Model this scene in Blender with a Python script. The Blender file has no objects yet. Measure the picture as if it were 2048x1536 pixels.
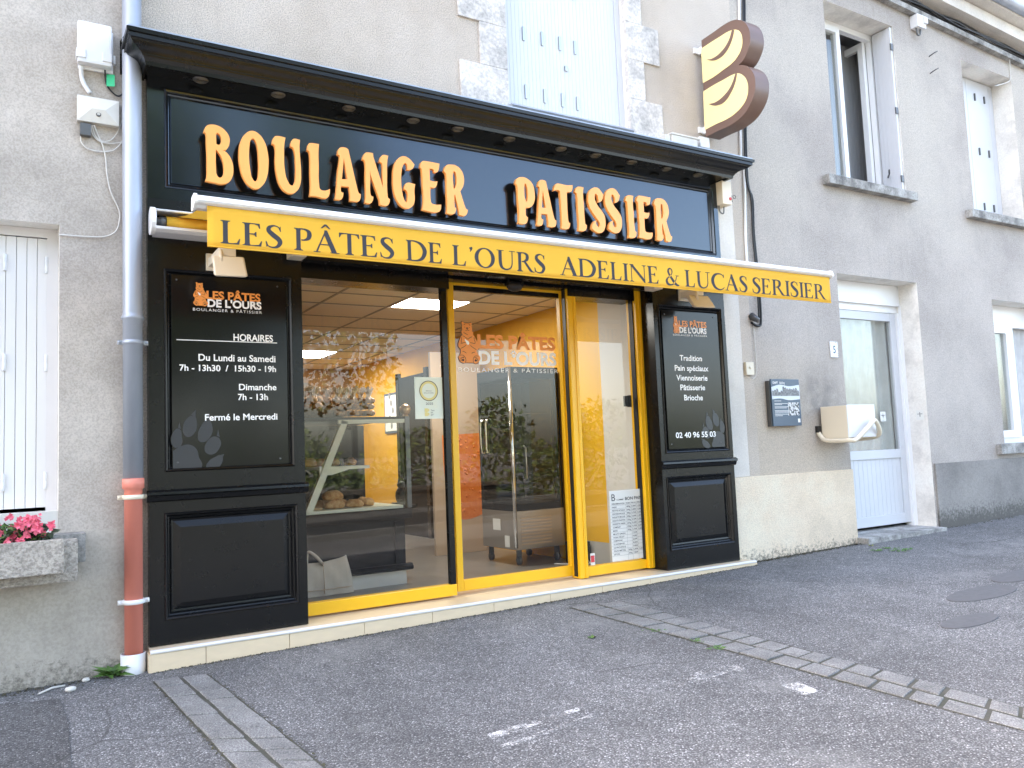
import bpy, bmesh, math, random
from mathutils import Vector, Matrix
random.seed(7)
S = bpy.context.scene
PI = math.pi
# ------------------------------------------------------------------ camera
ROT = ((0.85379, -0.51897, -0.04144), (0.00742, 0.09172, -0.99576), (0.52057, 0.84985, 0.08216))   # right, down, forward
FPX, CY, CZ = 1632.8, -4.8, 0.975
cam = bpy.data.objects.new('camera', bpy.data.cameras.new('camera'))
S.collection.objects.link(cam)
cam.data.sensor_width = 36.0
cam.data.lens = FPX / 2048 * 36
cam.data.clip_start, cam.data.clip_end = 0.05, 2000
r_, d_, f_ = [Vector(v) for v in ROT]
m3 = Matrix((r_, -d_, -f_)).transposed()
cam.matrix_world = Matrix.Translation((0, CY, CZ)) @ m3.to_4x4()
S.camera = cam
# ------------------------------------------------------------------ sky, sun, exposure
SUN = Vector((-0.60, 0.40, 0.69)).normalized()
EL, AZ = math.asin(SUN.z), math.atan2(SUN.x, SUN.y)
w = bpy.data.worlds.new('World'); S.world = w; w.use_nodes = True
nt = w.node_tree
sky = nt.nodes.new('ShaderNodeTexSky'); sky.sky_type = 'NISHITA'; sky.sun_disc = False
sky.sun_elevation = EL; sky.sun_rotation = AZ
sky.air_density, sky.dust_density, sky.ozone_density = 0.85, 3.5, 0.4
tint = nt.nodes.new('ShaderNodeMix'); tint.data_type = 'RGBA'; tint.blend_type = 'MULTIPLY'; tint.inputs[0].default_value = 1
tint.inputs[7].default_value = (1.08, 1.0, .90, 1)   # warm tint to balance the blue of the sky
nt.links.new(sky.outputs[0], tint.inputs[6]); nt.links.new(tint.outputs[2], nt.nodes['Background'].inputs[0])
nt.nodes['Background'].inputs[1].default_value = 0.15
sl = bpy.data.lights.new('sun', 'SUN'); sl.energy = 3.2; sl.angle = math.radians(0.5); sl.color = (1, 0.93, 0.82)
so = bpy.data.objects.new('sun', sl); S.collection.objects.link(so)
so.rotation_euler = SUN.to_track_quat('Z', 'Y').to_euler()
so.location = SUN * 40
S.view_settings.view_transform = 'Standard'; S.view_settings.look = 'None'
S.view_settings.gamma = 1; S.view_settings.exposure = 3.38

# ------------------------------------------------------------------ measuring: a pixel of the photograph to a point of the place
def ray(px, py):
    a, b = (px - 1024) / FPX, (py - 768) / FPX
    return r_ * a + d_ * b + f_
def at(px, py, Y):
    d = ray(px, py); t = (Y - CY) / d.y
    return Vector((d.x * t, Y, CZ + d.z * t))
def atx(px, py, X):
    d = ray(px, py); t = X / d.x
    return Vector((X, CY + d.y * t, CZ + d.z * t))
def atz(px, py, Z):
    d = ray(px, py); t = (Z - CZ) / d.z
    return Vector((d.x * t, CY + d.y * t, Z))
def ax(px, py, Y): return at(px, py, Y).x
def az(px, py, Y): return at(px, py, Y).z
def gz(x, y):                              # height of the ground
    x = max(-40, min(60, x))
    z = -0.125 + 0.0165 * x
    if y < 0: z += 0.036 * max(y, -5.0)
    return z
def atg(px, py):
    p = atz(px, py, -0.15)
    for _ in range(6): p = atz(px, py, gz(p.x, p.y))
    return p

# ------------------------------------------------------------------ materials
def nodes(name):
    m = bpy.data.materials.new(name); m.use_nodes = True
    return m, m.node_tree, m.node_tree.nodes['Principled BSDF']
def pos(nt, scale=(1, 1, 1)):
    g = nt.nodes.new('ShaderNodeNewGeometry'); mp = nt.nodes.new('ShaderNodeMapping')
    mp.inputs['Scale'].default_value = scale
    nt.links.new(g.outputs['Position'], mp.inputs[0]); return mp.outputs[0]
def noise(nt, vec, scale, detail=4, rough=.55):
    n = nt.nodes.new('ShaderNodeTexNoise'); n.inputs['Scale'].default_value = scale
    n.inputs['Detail'].default_value = detail; n.inputs['Roughness'].default_value = rough
    nt.links.new(vec, n.inputs['Vector']); return n.outputs['Fac']
def ramp(nt, fac, *stops):
    r = nt.nodes.new('ShaderNodeValToRGB'); e = r.color_ramp.elements
    while len(e) < len(stops): e.new(.5)
    for k, (p, c) in enumerate(stops):
        e[k].position = p; e[k].color = (c, c, c, 1) if isinstance(c, (int, float)) else (*c, 1)
    nt.links.new(fac, r.inputs[0]); return r.outputs[0]
def mix(nt, fac, a, b, mode='MIX'):
    n = nt.nodes.new('ShaderNodeMix'); n.data_type = 'RGBA'; n.blend_type = mode
    for i, v in ((0, fac), (6, a), (7, b)):
        if isinstance(v, (int, float)): n.inputs[i].default_value = v if i == 0 else (v, v, v, 1)
        elif isinstance(v, tuple): n.inputs[i].default_value = (*v, 1)
        else: nt.links.new(v, n.inputs[i])
    return n.outputs[2]
def bump(nt, bs, h, strength=.5, dist=.01, prev=None):
    b = nt.nodes.new('ShaderNodeBump'); b.inputs['Strength'].default_value = strength; b.inputs['Distance'].default_value = dist
    nt.links.new(h, b.inputs['Height'])
    if prev is not None: nt.links.new(prev, b.inputs['Normal'])
    nt.links.new(b.outputs[0], bs.inputs['Normal']); return b.outputs[0]
def M(name, c, rough=.5, c2=None, sc=3, bm=0, bsc=60, metal=0, lo=.35, hi=.65, stretch=(1, 1, 1), spec=None, emit=None):
    m, nt, bs = nodes(name)
    bs.inputs['Roughness'].default_value = rough; bs.inputs['Metallic'].default_value = metal
    bs.inputs['Base Color'].default_value = (*c, 1)
    if spec is not None: bs.inputs['Specular IOR Level'].default_value = spec
    v = pos(nt, stretch)
    if c2: nt.links.new(ramp(nt, noise(nt, v, sc, 6, .6), (lo, c), (hi, c2)), bs.inputs['Base Color'])
    if bm: bump(nt, bs, noise(nt, v, bsc, 3), bm, .004)
    if emit:
        bs.inputs['Emission Color'].default_value = (*c, 1); bs.inputs['Emission Strength'].default_value = emit
    return m
def render_wall(name, base, dark, light, grain=130, gb=.9, streak=0., spk=.5, big=1.1, lowz=None, lowc=None, beige=False):
    """roughcast: grains that stand out, blotches of weathering, rain streaks"""
    m, nt, bs = nodes(name); v = pos(nt)
    bs.inputs['Roughness'].default_value = .93; bs.inputs['Specular IOR Level'].default_value = .15
    c = ramp(nt, noise(nt, v, big, 7, .62), (.33, dark), (.5, base), (.68, light))
    sp = ramp(nt, noise(nt, v, grain * .8, 2, .6), (.36, 1 - spk), (.6, 1.0))
    c = mix(nt, 1.0, c, sp, 'MULTIPLY')
    if streak:
        s = ramp(nt, noise(nt, pos(nt, (13, 13, .35)), 1.0, 5, .65), (.50, 1.0), (.72, 1 - streak))
        k = ramp(nt, noise(nt, pos(nt, (.6, .6, .5)), 1.0, 3), (.42, 0.0), (.62, 1.0))
        s2 = mix(nt, k, 1.0, s)
        c = mix(nt, 1.0, c, s2, 'MULTIPLY')
    if beige:                               # warmer patch by the shop and soot above the wall box
        g = nt.nodes.new('ShaderNodeSeparateXYZ'); nt.links.new(v, g.inputs[0])
        def rng(o, a, b, x, y):
            q = nt.nodes.new('ShaderNodeMapRange'); q.interpolation_type = 'SMOOTHSTEP'
            for i, k in enumerate((a, b, x, y)): q.inputs[i + 1].default_value = k
            nt.links.new(o, q.inputs[0]); return q.outputs[0]
        def mul(a, b):
            q = nt.nodes.new('ShaderNodeMath'); q.operation = 'MULTIPLY'; q.use_clamp = True
            for i, k in enumerate((a, b)):
                if isinstance(k, (int, float)): q.inputs[i].default_value = k
                else: nt.links.new(k, q.inputs[i])
            return q.outputs[0]
        k = mul(mul(rng(g.outputs[0], 6.0, 6.9, 1, 0), rng(g.outputs[2], .9, 2.1, 1, .0)), rng(noise(nt, v, 1.5, 5), .3, .6, .6, 1.3))
        c = mix(nt, k, c, mix(nt, 1., (.62, .53, .43), sp, 'MULTIPLY'))
        vm = nt.nodes.new('ShaderNodeVectorMath'); vm.operation = 'DISTANCE'; nt.links.new(v, vm.inputs[0]); vm.inputs[1].default_value = (6.38, .15, 1.36)
        k2 = mul(rng(vm.outputs['Value'], .08, .42, .55, 0), rng(noise(nt, v, 6, 5), .3, .65, .5, 1.4))
        c = mix(nt, k2, c, (.20, .19, .18))
        k3 = mul(rng(g.outputs[2], 2.6, 3.5, 0, 1), mul(rng(noise(nt, v, .8, 4), .42, .6, 0, 1), .55))
        c = mix(nt, k3, c, mix(nt, 1., (.60, .55, .48), sp, 'MULTIPLY'))
    if lowz is not None:                    # splash dirt and moss growing just above the pavement
        g = nt.nodes.new('ShaderNodeSeparateXYZ'); nt.links.new(v, g.inputs[0])
        mr = nt.nodes.new('ShaderNodeMapRange'); mr.inputs[1].default_value = lowz; mr.inputs[2].default_value = lowz + .34
        mr.inputs[3].default_value = .55; mr.inputs[4].default_value = .0
        nt.links.new(g.outputs[2], mr.inputs[0])
        a = nt.nodes.new('ShaderNodeMath'); a.operation = 'ADD'; nt.links.new(mr.outputs[0], a.inputs[0]); nt.links.new(noise(nt, v, 42, 6, .7), a.inputs[1])
        c = mix(nt, ramp(nt, a.outputs[0], (.70, 0.), (.9, .85)), c, lowc)
    nt.links.new(c, bs.inputs['Base Color'])
    b = bump(nt, bs, noise(nt, v, grain, 2, .7), gb, .008)
    bump(nt, bs, noise(nt, v, 6, 4), .25, .02, b)
    return m
MT = {}
def cloth(name, c, rough, c2, sc, bm, bsc):      # canvas that lets some daylight through
    m = M(name, c, rough, c2, sc, bm, bsc); nt = m.node_tree; bs = nt.nodes['Principled BSDF']
    tr = nt.nodes.new('ShaderNodeBsdfTranslucent'); tr.inputs[0].default_value = (c[0], c[1] * .9, c[2] * .7, 1)
    mx = nt.nodes.new('ShaderNodeMixShader'); mx.inputs[0].default_value = .22
    nt.links.new(bs.outputs[0], mx.inputs[1]); nt.links.new(tr.outputs[0], mx.inputs[2]); nt.links.new(mx.outputs[0], nt.nodes['Material Output'].inputs[0]); return m
MT['wall_bakery'] = render_wall('bakery_roughcast', (0.690, 0.606, 0.519), (0.584, 0.506, 0.423), (0.742, 0.663, 0.580), 175, 1.0, .08, .40)
MT['wall_house'] = render_wall('house_roughcast', (0.529, 0.478, 0.432), (0.437, 0.393, 0.357), (0.598, 0.541, 0.486), 165, .9, .12, .32, .8, beige=True)
MT['wall_beige'] = render_wall('beige_roughcast', (.45, .39, .33), (.34, .31, .28), (.50, .45, .39), 120, .9, .0, .3, 1.3)
MT['wall_cement'] = render_wall('weathered_cement', (0.502, 0.452, 0.398), (0.406, 0.364, 0.317), (0.597, 0.540, 0.479), 130, .35, .0, .20, 2.0)
MT['wall_cement_low'] = render_wall('damp_cement', (0.470, 0.426, 0.367), (0.381, 0.343, 0.291), (0.538, 0.489, 0.423), 90, .25, .0, .14, 1.4, -.24, (.16, .145, .12))
MT['cream_render'] = render_wall('cream_render', (0.793, 0.660, 0.502), (0.683, 0.568, 0.431), (0.820, 0.728, 0.571), 110, .9, .0, .14, 1.6, -.17, (.14, .13, .11))
MT['grey_plinth'] = render_wall('grey_plinth', (0.275, 0.258, 0.240), (0.220, 0.206, 0.192), (0.319, 0.299, 0.274), 80, .4, .0, .15, 1.5, 0.0, (.10, .095, .085))
MT['white_band'] = render_wall('white_smooth_render', (0.682, 0.640, 0.580), (0.572, 0.536, 0.490), (0.748, 0.704, 0.640), 90, .3, .0, .1)
MT['reveal'] = render_wall('painted_reveal', (0.784, 0.745, 0.686), (0.583, 0.551, 0.510), (0.820, 0.806, 0.755), 60, .3, .0, .08, 2.5)
MT['quoin'] = render_wall('painted_quoin', (0.644, 0.605, 0.567), (0.414, 0.396, 0.378), (0.782, 0.737, 0.693), 60, .5, .0, .25, 5)
MT['stone_sill'] = render_wall('weathered_sill', (.34, .33, .31), (.17, .165, .16), (.50, .49, .47), 80, .6, .0, .25, 7)
MT['planter'] = render_wall('planter_concrete', (0.462, 0.418, 0.366), (0.275, 0.250, 0.218), (0.550, 0.500, 0.437), 90, .8, .0, .4, 4)

def asphalt(name='asphalt', k=1.0):
    m, nt, bs = nodes(name); v = pos(nt)
    vo = nt.nodes.new('ShaderNodeTexVoronoi'); vo.inputs['Scale'].default_value = 135; nt.links.new(v, vo.inputs['Vector'])
    sep = nt.nodes.new('ShaderNodeSeparateColor'); nt.links.new(vo.outputs['Color'], sep.inputs[0])
    stone = ramp(nt, sep.outputs[0], (.0, (.10 * k, .10 * k, .102 * k)), (.5, (.175 * k, .175 * k, .178 * k)), (.88, (.24 * k, .24 * k, .24 * k)), (1., (.50 * k, .50 * k, .50 * k)))
    tar = ramp(nt, vo.outputs['Distance'], (.3, 0.), (.68, 1.))
    c = mix(nt, tar, stone, (.065 * k, .065 * k, .067 * k))
    c = mix(nt, 1., c, ramp(nt, noise(nt, v, .55, 7, .68), (.3, .74), (.5, 1.), (.7, 1.32)), 'MULTIPLY')
    c = mix(nt, 1., c, ramp(nt, noise(nt, pos(nt, (1, .35, 1)), 2.3, 6, .7), (.32, .82), (.6, 1.08)), 'MULTIPLY')
    c = mix(nt, ramp(nt, noise(nt, v, .9, 8, .72), (.56, 0.), (.72, .55)), c, (.25 * k, .25 * k, .245 * k))
    c = mix(nt, 1., c, ramp(nt, noise(nt, v, 17, 5, .7), (.3, .82), (.7, 1.15)), 'MULTIPLY')
    # wandering hairline cracks
    ed = nt.nodes.new('ShaderNodeTexVoronoi'); ed.feature = 'DISTANCE_TO_EDGE'; ed.inputs['Scale'].default_value = .55
    nz = nt.nodes.new('ShaderNodeTexNoise'); nz.inputs['Scale'].default_value = 2.2; nz.inputs['Detail'].default_value = 7; nt.links.new(v, nz.inputs['Vector'])
    nt.links.new(mix(nt, .22, v, nz.outputs['Color']), ed.inputs['Vector'])
    cr = mix(nt, ramp(nt, noise(nt, v, .45, 3), (.55, 0.), (.62, 1.)), 0.0, ramp(nt, ed.outputs['Distance'], (.0006, .7), (.0028, 0.)))
    c = mix(nt, cr, c, (.035, .035, .033))
    nt.links.new(c, bs.inputs['Base Color']); bs.inputs['Roughness'].default_value = .9
    b = bump(nt, bs, vo.outputs['Distance'], -.8, .005); bump(nt, bs, noise(nt, v, 9, 5), .35, .02, b)
    return m
MT['asphalt'] = asphalt(); MT['asphalt_new'] = asphalt('dark_asphalt_patch', .62); MT['road'] = asphalt('road_asphalt', .22)  # road: street shade put into its dark colour, for the window reflections
def paver():
    m, nt, bs = nodes('granite_pavers'); v = pos(nt)
    c = ramp(nt, noise(nt, v, 150, 3, .7), (.33, (.085, .087, .088)), (.52, (.185, .185, .183)), (.74, (.38, .38, .37)))
    c = mix(nt, 1., c, ramp(nt, noise(nt, v, 5, 4), (.3, .75), (.7, 1.2)), 'MULTIPLY')
    nt.links.new(c, bs.inputs['Base Color']); bs.inputs['Roughness'].default_value = .85
    bump(nt, bs, noise(nt, v, 130, 3, .7), .8, .005); return m
MT['paver'] = paver()
def worn_paint():
    m, nt, bs = nodes('worn_road_paint'); v = pos(nt)
    bs.inputs['Base Color'].default_value = (.62, .62, .61, 1); bs.inputs['Roughness'].default_value = .8
    a = mix(nt, .45, noise(nt, v, 7, 5, .7), noise(nt, v, 110, 3, .8))
    nt.links.new(ramp(nt, a, (.50, 0.), (.57, .85)), bs.inputs['Alpha']); return m
MT['worn_paint'] = worn_paint()
def black_paint(name, rough, wave=.15):
    m, nt, bs = nodes(name); v = pos(nt)
    nt.links.new(ramp(nt, noise(nt, v, 2.5, 6), (.3, (.0045, .0047, .0052)), (.7, (.0065, .0067, .0075))), bs.inputs['Base Color'])
    nt.links.new(ramp(nt, noise(nt, v, 9, 5, .7), (.3, rough * .92), (.7, rough * 1.1)), bs.inputs['Roughness'])
    b = bump(nt, bs, noise(nt, pos(nt, (1, 1, 12)), 6, 4), wave * .12, .002)
    bump(nt, bs, noise(nt, v, 1.6, 2), wave * .5, .006, b); return m
MT['black'] = black_paint('black_gloss_paint', .26)
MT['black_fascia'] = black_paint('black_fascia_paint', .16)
MT['sign_black'] = black_paint('black_sign_plate', .16, .06)
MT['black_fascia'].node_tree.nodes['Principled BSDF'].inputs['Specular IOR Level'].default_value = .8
MT['black_fascia'].node_tree.nodes['Principled BSDF'].inputs['Specular Tint'].default_value = (.74, .86, 1., 1)  # blue sky sheen put into the paint's specular colour
for k in ('black', 'sign_black'): MT[k].node_tree.nodes['Principled BSDF'].inputs['Specular IOR Level'].default_value = .32
MT['yellow'] = M('yellow_lacquer', (.90, .50, .008), .38, (.86, .46, .006), 3)
MT['fabric'] = cloth('yellow_awning_fabric', (.92, .545, .055), .85, (.88, .51, .045), 2.5, .25, 400)
MT['ink'] = M('navy_black_print', (.035, .036, .045), .8)
MT['letter'] = M('orange_letter', (.92, .395, .10), .42, (.89, .375, .09), 3)
MT['orange'] = M('orange_vinyl', (.85, .30, .06), .5)
MT['white_vinyl'] = M('white_vinyl', (.90, .88, .85), .5)
MT['grey_vinyl'] = M('grey_vinyl', (.030, .031, .034), .4)
MT['outline'] = M('dark_brown_vinyl', (.025, .012, .008), .5)
MT['white_alu'] = M('white_aluminium', (.80, .80, .80), .3)
MT['cream_plastic'] = M('cream_plastic', (.72, .64, .50), .45)
MT['white_plastic'] = M('white_plastic', (.72, .73, .75), .4, (.68, .69, .71), 4)
MT['ivory'] = M('ivory_plastic', (.64, .62, .57), .5, (.58, .56, .52), 6)
MT['pvc'] = M('white_pvc_shutter', (.60, .61, .635), .4, (.57, .58, .605), 2)
MT['pvc_left'] = M('cream_white_pvc', (.72, .705, .69), .45, (.69, .675, .66), 2)
MT['pvc_pink'] = M('old_white_pvc', (.68, .66, .65), .45, (.64, .62, .61), 2)
MT['steel'] = M('steel', (.42, .42, .42), .3, metal=1)
MT['dark_steel'] = M('dark_steel', (.12, .12, .12), .45, metal=.6)
MT['chrome'] = M('chrome', (.75, .75, .75), .12, metal=1)
MT['zinc'] = M('zinc_pipe', (.33, .36, .42), .42, (.42, .45, .50), 5, .1, 30, .35, stretch=(1, 1, .25))
MT['terracotta'] = M('salmon_painted_pipe', (.74, .25, .185), .55, (.68, .22, .16), 6, .15, 30, stretch=(1, 1, .5))
MT['tile'] = M('cream_tile', (.74, .60, .41), .35, (.68, .55, .38), 7, .05, 20, stretch=(1, 1, 3))
MT['tile_grey'] = M('pale_tile', (.56, .54, .50), .3, (.52, .50, .46), 4)
MT['nosing'] = M('step_nosing', (.70, .68, .65), .4)
MT['black_rubber'] = M('black_rubber', (.012, .012, .013), .5)
MT['white_cable'] = M('white_cable', (.62, .60, .56), .5)
MT['green_tag'] = M('green_tag', (.03, .46, .20), .5)
MT['brown'] = M('brown_sign', (.17, .105, .082), .42, (.155, .095, .075), 3)
MT['pale_yellow'] = M('pale_yellow_sign', (.90, .74, .36), .45)
MT['leaf'] = M('leaf_green', (.05, .12, .02), .55, (.09, .17, .035), 30)
MT['leaf_dark'] = M('dark_leaf', (.022, .04, .016), .5, (.04, .06, .025), 20)
MT['tree_leaf'] = M('tree_leaf', (.055, .095, .022), .6, (.11, .15, .035), 1.2)
MT['bark'] = M('bark', (.12, .09, .07), .9, (.07, .055, .045), 9, .6, 25)
MT['pink'] = M('pink_petal', (.80, .11, .19), .6, (.85, .22, .30), 25)
MT['moss'] = M('moss_and_litter', (.05, .055, .03), .95, (.10, .085, .06), 18)
MT['navy'] = M('navy_panel', (.055, .09, .135), .35)
MT['stone_wall'] = render_wall('stone_wall', (.10, .09, .08), (.05, .045, .04), (.16, .14, .12), 30, 1., .0, .3, 5)
MT['roof'] = M('slate_roof', (.07, .07, .08), .6, (.11, .11, .12), 6)
MT['brick'] = M('chimney_brick', (.33, .12, .08), .85, (.42, .22, .16), 14)
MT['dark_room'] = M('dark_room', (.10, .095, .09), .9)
MT['wood'] = M('oak_wood', (.30, .18, .08), .55, (.38, .24, .12), 5, stretch=(1, 6, 6))
MT['crust'] = M('bread_crust', (.34, .15, .05), .75, (.58, .36, .17), 26, .6, 40)
MT['cellophane'] = M('cellophane_bag', (.66, .50, .36), .25, (.80, .70, .58), 30, .9, 35)
MT['wicker'] = M('wicker', (.22, .13, .06), .8, (.38, .25, .13), 60, .8, 90)
MT['canvas'] = M('canvas_tote', (.52, .47, .40), .9, (.46, .41, .35), 5, .5, 180)
MT['ochre'] = M('ochre_wall', (.78, .41, .04), .8, (.72, .37, .035), 2)
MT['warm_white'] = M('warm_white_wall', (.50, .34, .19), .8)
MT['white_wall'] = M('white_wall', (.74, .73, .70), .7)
MT['ceiling'] = M('ceiling_tile', (.85, .70, .52), .9)
MT['ceiling_rail'] = M('ceiling_rail', (.36, .30, .24), .6)
MT['floor_tile'] = M('floor_tile', (.20, .185, .165), .3, (.16, .15, .135), 3)
MT['led'] = M('led_panel', (1., .96, .90), .5, emit=7.0)
MT['case_frame'] = M('case_frame', (.58, .60, .50), .4)
MT['counter'] = M('dark_counter', (.008, .008, .009), .5, (.012, .012, .013), 3, spec=.12)
MT['brushed'] = M('brushed_metal', (.38, .35, .31), .42, metal=.7)
MT['paper'] = M('paper', (.74, .73, .69), .8)
MT['print_grey'] = M('print_grey', (.22, .22, .22), .8)
MT['curtain'] = M('net_curtain', (.50, .50, .50), .9, (.60, .60, .60), 6)
MT['brass'] = M('brass', (.50, .33, .17), .3, metal=1)
MT['poster_orange'] = M('poster_orange', (.62, .16, .03), .4, (.70, .22, .05), 20)
MT['beige_board'] = M('beige_board', (.46, .35, .25), .6)
MT['sky_print'] = M('printed_photo', (.62, .68, .74), .5, (.10, .11, .12), 32, lo=.42, hi=.56)
MT['photo_print'] = M('old_photo_print', (.66, .66, .66), .5, (.03, .03, .03), 60, lo=.45, hi=.55)
MT['certificate'] = M('certificate_paper', (.74, .76, .62), .6, (.70, .76, .68), 6)
MT['cert_yellow'] = M('certificate_yellow', (.72, .62, .25), .6)
MT['red'] = M('red_print', (.62, .06, .07), .6)
MT['dry_leaf'] = M('dry_leaf', (.28, .30, .08), .8)
MT['litter'] = M('pale_litter', (.60, .58, .54), .9)
MT['wet_patch'] = M('cast_iron_cover', (.088, .088, .092), .8, (.105, .105, .11), 30, .5, 90)
def glass(name, tint, refl=1.0):
    m = bpy.data.materials.new(name); m.use_nodes = True; nt = m.node_tree
    nt.nodes.remove(nt.nodes['Principled BSDF'])
    tr = nt.nodes.new('ShaderNodeBsdfTransparent'); tr.inputs[0].default_value = (*tint, 1)
    gl = nt.nodes.new('ShaderNodeBsdfGlossy'); gl.inputs['Roughness'].default_value = 0
    fr = nt.nodes.new('ShaderNodeFresnel'); gm = nt.nodes.new('ShaderNodeNewGeometry'); mr = nt.nodes.new('ShaderNodeMapRange')
    mr.inputs[3].default_value = 1.52; mr.inputs[4].default_value = 1 / 1.52      # the same pane from both of its faces
    nt.links.new(gm.outputs['Backfacing'], mr.inputs[0]); nt.links.new(mr.outputs[0], fr.inputs[0])
    mu = nt.nodes.new('ShaderNodeMath'); mu.operation = 'MULTIPLY'; mu.use_clamp = True; mu.inputs[1].default_value = 1.1 * refl
    mx = nt.nodes.new('ShaderNodeMixShader')
    nt.links.new(fr.outputs[0], mu.inputs[0]); nt.links.new(mu.outputs[0], mx.inputs[0])
    nt.links.new(tr.outputs[0], mx.inputs[1]); nt.links.new(gl.outputs[0], mx.inputs[2])
    nt.links.new(mx.outputs[0], nt.nodes['Material Output'].inputs[0]); return m
MT['glass'] = glass('window_glass', (.90, .91, .89))
MT['glass_clear'] = glass('case_glass', (.93, .95, .92), .8)

# ------------------------------------------------------------------ mesh helpers
class MB:
    def __init__(s): s.v = []; s.f = []; s.sm = []
    def add(s, vs, fs, smooth=False):
        n = len(s.v); s.v += [tuple(v) for v in vs]
        for f in fs: s.f.append([i + n for i in f]); s.sm.append(smooth)
        return s
    def box(s, x0, x1, y0, y1, z0, z1):
        x0, x1 = sorted((x0, x1)); y0, y1 = sorted((y0, y1)); z0, z1 = sorted((z0, z1))
        return s.add([(x, y, z) for z in (z0, z1) for y in (y0, y1) for x in (x0, x1)],
              [(0, 2, 3, 1), (4, 5, 7, 6), (0, 1, 5, 4), (2, 6, 7, 3), (0, 4, 6, 2), (1, 3, 7, 5)])
    def hexa(s, a, b):                      # two quads joined
        return s.add(list(a) + list(b), [(3, 2, 1, 0), (4, 5, 6, 7)] + [(i, (i + 1) % 4, (i + 1) % 4 + 4, i + 4) for i in range(4)])
    def cbox(s, x0, x1, y0, y1, z0, z1, c=.004):   # box with chamfered edges
        t = bmesh.new(); bmesh.ops.create_cube(t, size=1)
        for q in t.verts: q.co = ((x0 + x1) / 2 + q.co.x * abs(x1 - x0), (y0 + y1) / 2 + q.co.y * abs(y1 - y0), (z0 + z1) / 2 + q.co.z * abs(z1 - z0))
        c = min(c, .45 * min(abs(x1 - x0), abs(y1 - y0), abs(z1 - z0)))
        bmesh.ops.bevel(t, geom=t.edges[:], offset=c, segments=2, affect='EDGES', profile=.7)
        return s.bm(t)
    def bm(s, t, smooth=False, mat=None):
        t.verts.index_update()
        s.add([(mat @ q.co) if mat else q.co for q in t.verts], [[q.index for q in f.verts] for f in t.faces], smooth); t.free(); return s
    def mesh(s, me, fn, smooth=False):
        s.add([fn(q.co) for q in me.vertices], [list(p.vertices) for p in me.polygons], smooth)
        bpy.data.meshes.remove(me); return s
    def tube(s, pts, r, n=8, closed=False):
        pts = [Vector(p) for p in pts]; vs = []; fs = []; up = Vector((.13, .21, .97)); N = len(pts)
        rr = r if isinstance(r, (list, tuple)) else [r] * N
        for i, p in enumerate(pts):
            if closed: d = pts[(i + 1) % N] - pts[i - 1]
            else: d = pts[min(i + 1, N - 1)] - pts[max(i - 1, 0)]
            d.normalize()
            if abs(d.dot(up)) > .98: up = Vector((1, .1, .05)).normalized()
            a = d.cross(up).normalized(); b = d.cross(a)
            vs += [p + a * rr[i] * math.cos(2 * PI * k / n) + b * rr[i] * math.sin(2 * PI * k / n) for k in range(n)]
        for i in range(N if closed else N - 1):
            j = (i + 1) % N
            fs += [(i * n + k, i * n + (k + 1) % n, j * n + (k + 1) % n, j * n + k) for k in range(n)]
        if not closed: fs += [tuple(range(n))[::-1], tuple((N - 1) * n + k for k in range(n))]
        return s.add(vs, fs, True)
    def lathe(s, c, prof, n=20, axis='z', smooth=True):
        vs = []; fs = []; c = Vector(c)
        for (r, h) in prof:
            for k in range(n):
                a, b = r * math.cos(2 * PI * k / n), r * math.sin(2 * PI * k / n)
                vs.append(c + Vector({'z': (a, b, h), 'y': (a, h, b), 'x': (h, a, b)}[axis]))
        for i in range(len(prof) - 1):
            fs += [(i * n + k, i * n + (k + 1) % n, (i + 1) * n + (k + 1) % n, (i + 1) * n + k) for k in range(n)]
        fs += [tuple(range(n))[::-1], tuple((len(prof) - 1) * n + k for k in range(n))]
        return s.add(vs, fs, smooth)
    def ball(s, c, r, sc=(1, 1, 1), jit=0, sub=2):
        t = bmesh.new(); bmesh.ops.create_icosphere(t, subdivisions=sub, radius=1)
        for q in t.verts:
            k = 1 + random.uniform(-jit, jit)
            q.co = Vector((q.co.x * r * sc[0] * k, q.co.y * r * sc[1] * k, q.co.z * r * sc[2] * k)) + Vector(c)
        return s.bm(t, True)
    def profx(s, prof, x0, x1, m0=0, m1=0):  # (y, z) profile run along x, mitred
        y_in = max(p[0] for p in prof); n = len(prof)
        vs = [(x0 + (y_in - y) * -m0, y, z) for y, z in prof] + [(x1 + (y_in - y) * m1, y, z) for y, z in prof]
        return s.add(vs, [(i, (i + 1) % n, (i + 1) % n + n, i + n) for i in range(n)] + [tuple(range(n))[::-1], tuple(range(n, 2 * n))])
def smooth_path(pts, k=6, closed=False):
    P = [Vector(p) for p in pts]; out = []; N = len(P)
    for i in range(N if closed else N - 1):
        if closed: a, b, c, d = P[i - 1], P[i], P[(i + 1) % N], P[(i + 2) % N]
        else: a, b, c, d = P[max(i - 1, 0)], P[i], P[i + 1], P[min(i + 2, N - 1)]
        for j in range(k):
            t = j / k
            out.append(.5 * ((2 * b) + (c - a) * t + (2 * a - 5 * b + 4 * c - d) * t * t + (3 * b - a - 3 * c + d) * t ** 3))
    if not closed: out.append(P[-1])
    return out
WO = {}
def link(o, parent=None):
    S.collection.objects.link(o)
    if parent is not None:
        o.parent = parent; o.location = -WO.get(parent, Vector((0, 0, 0)))
def tag(o, label=None, cat=None, group=None, kind=None):
    if label: o['label'] = label
    if cat: o['category'] = cat
    if group: o['group'] = group
    if kind: o['kind'] = kind
    return o
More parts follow.
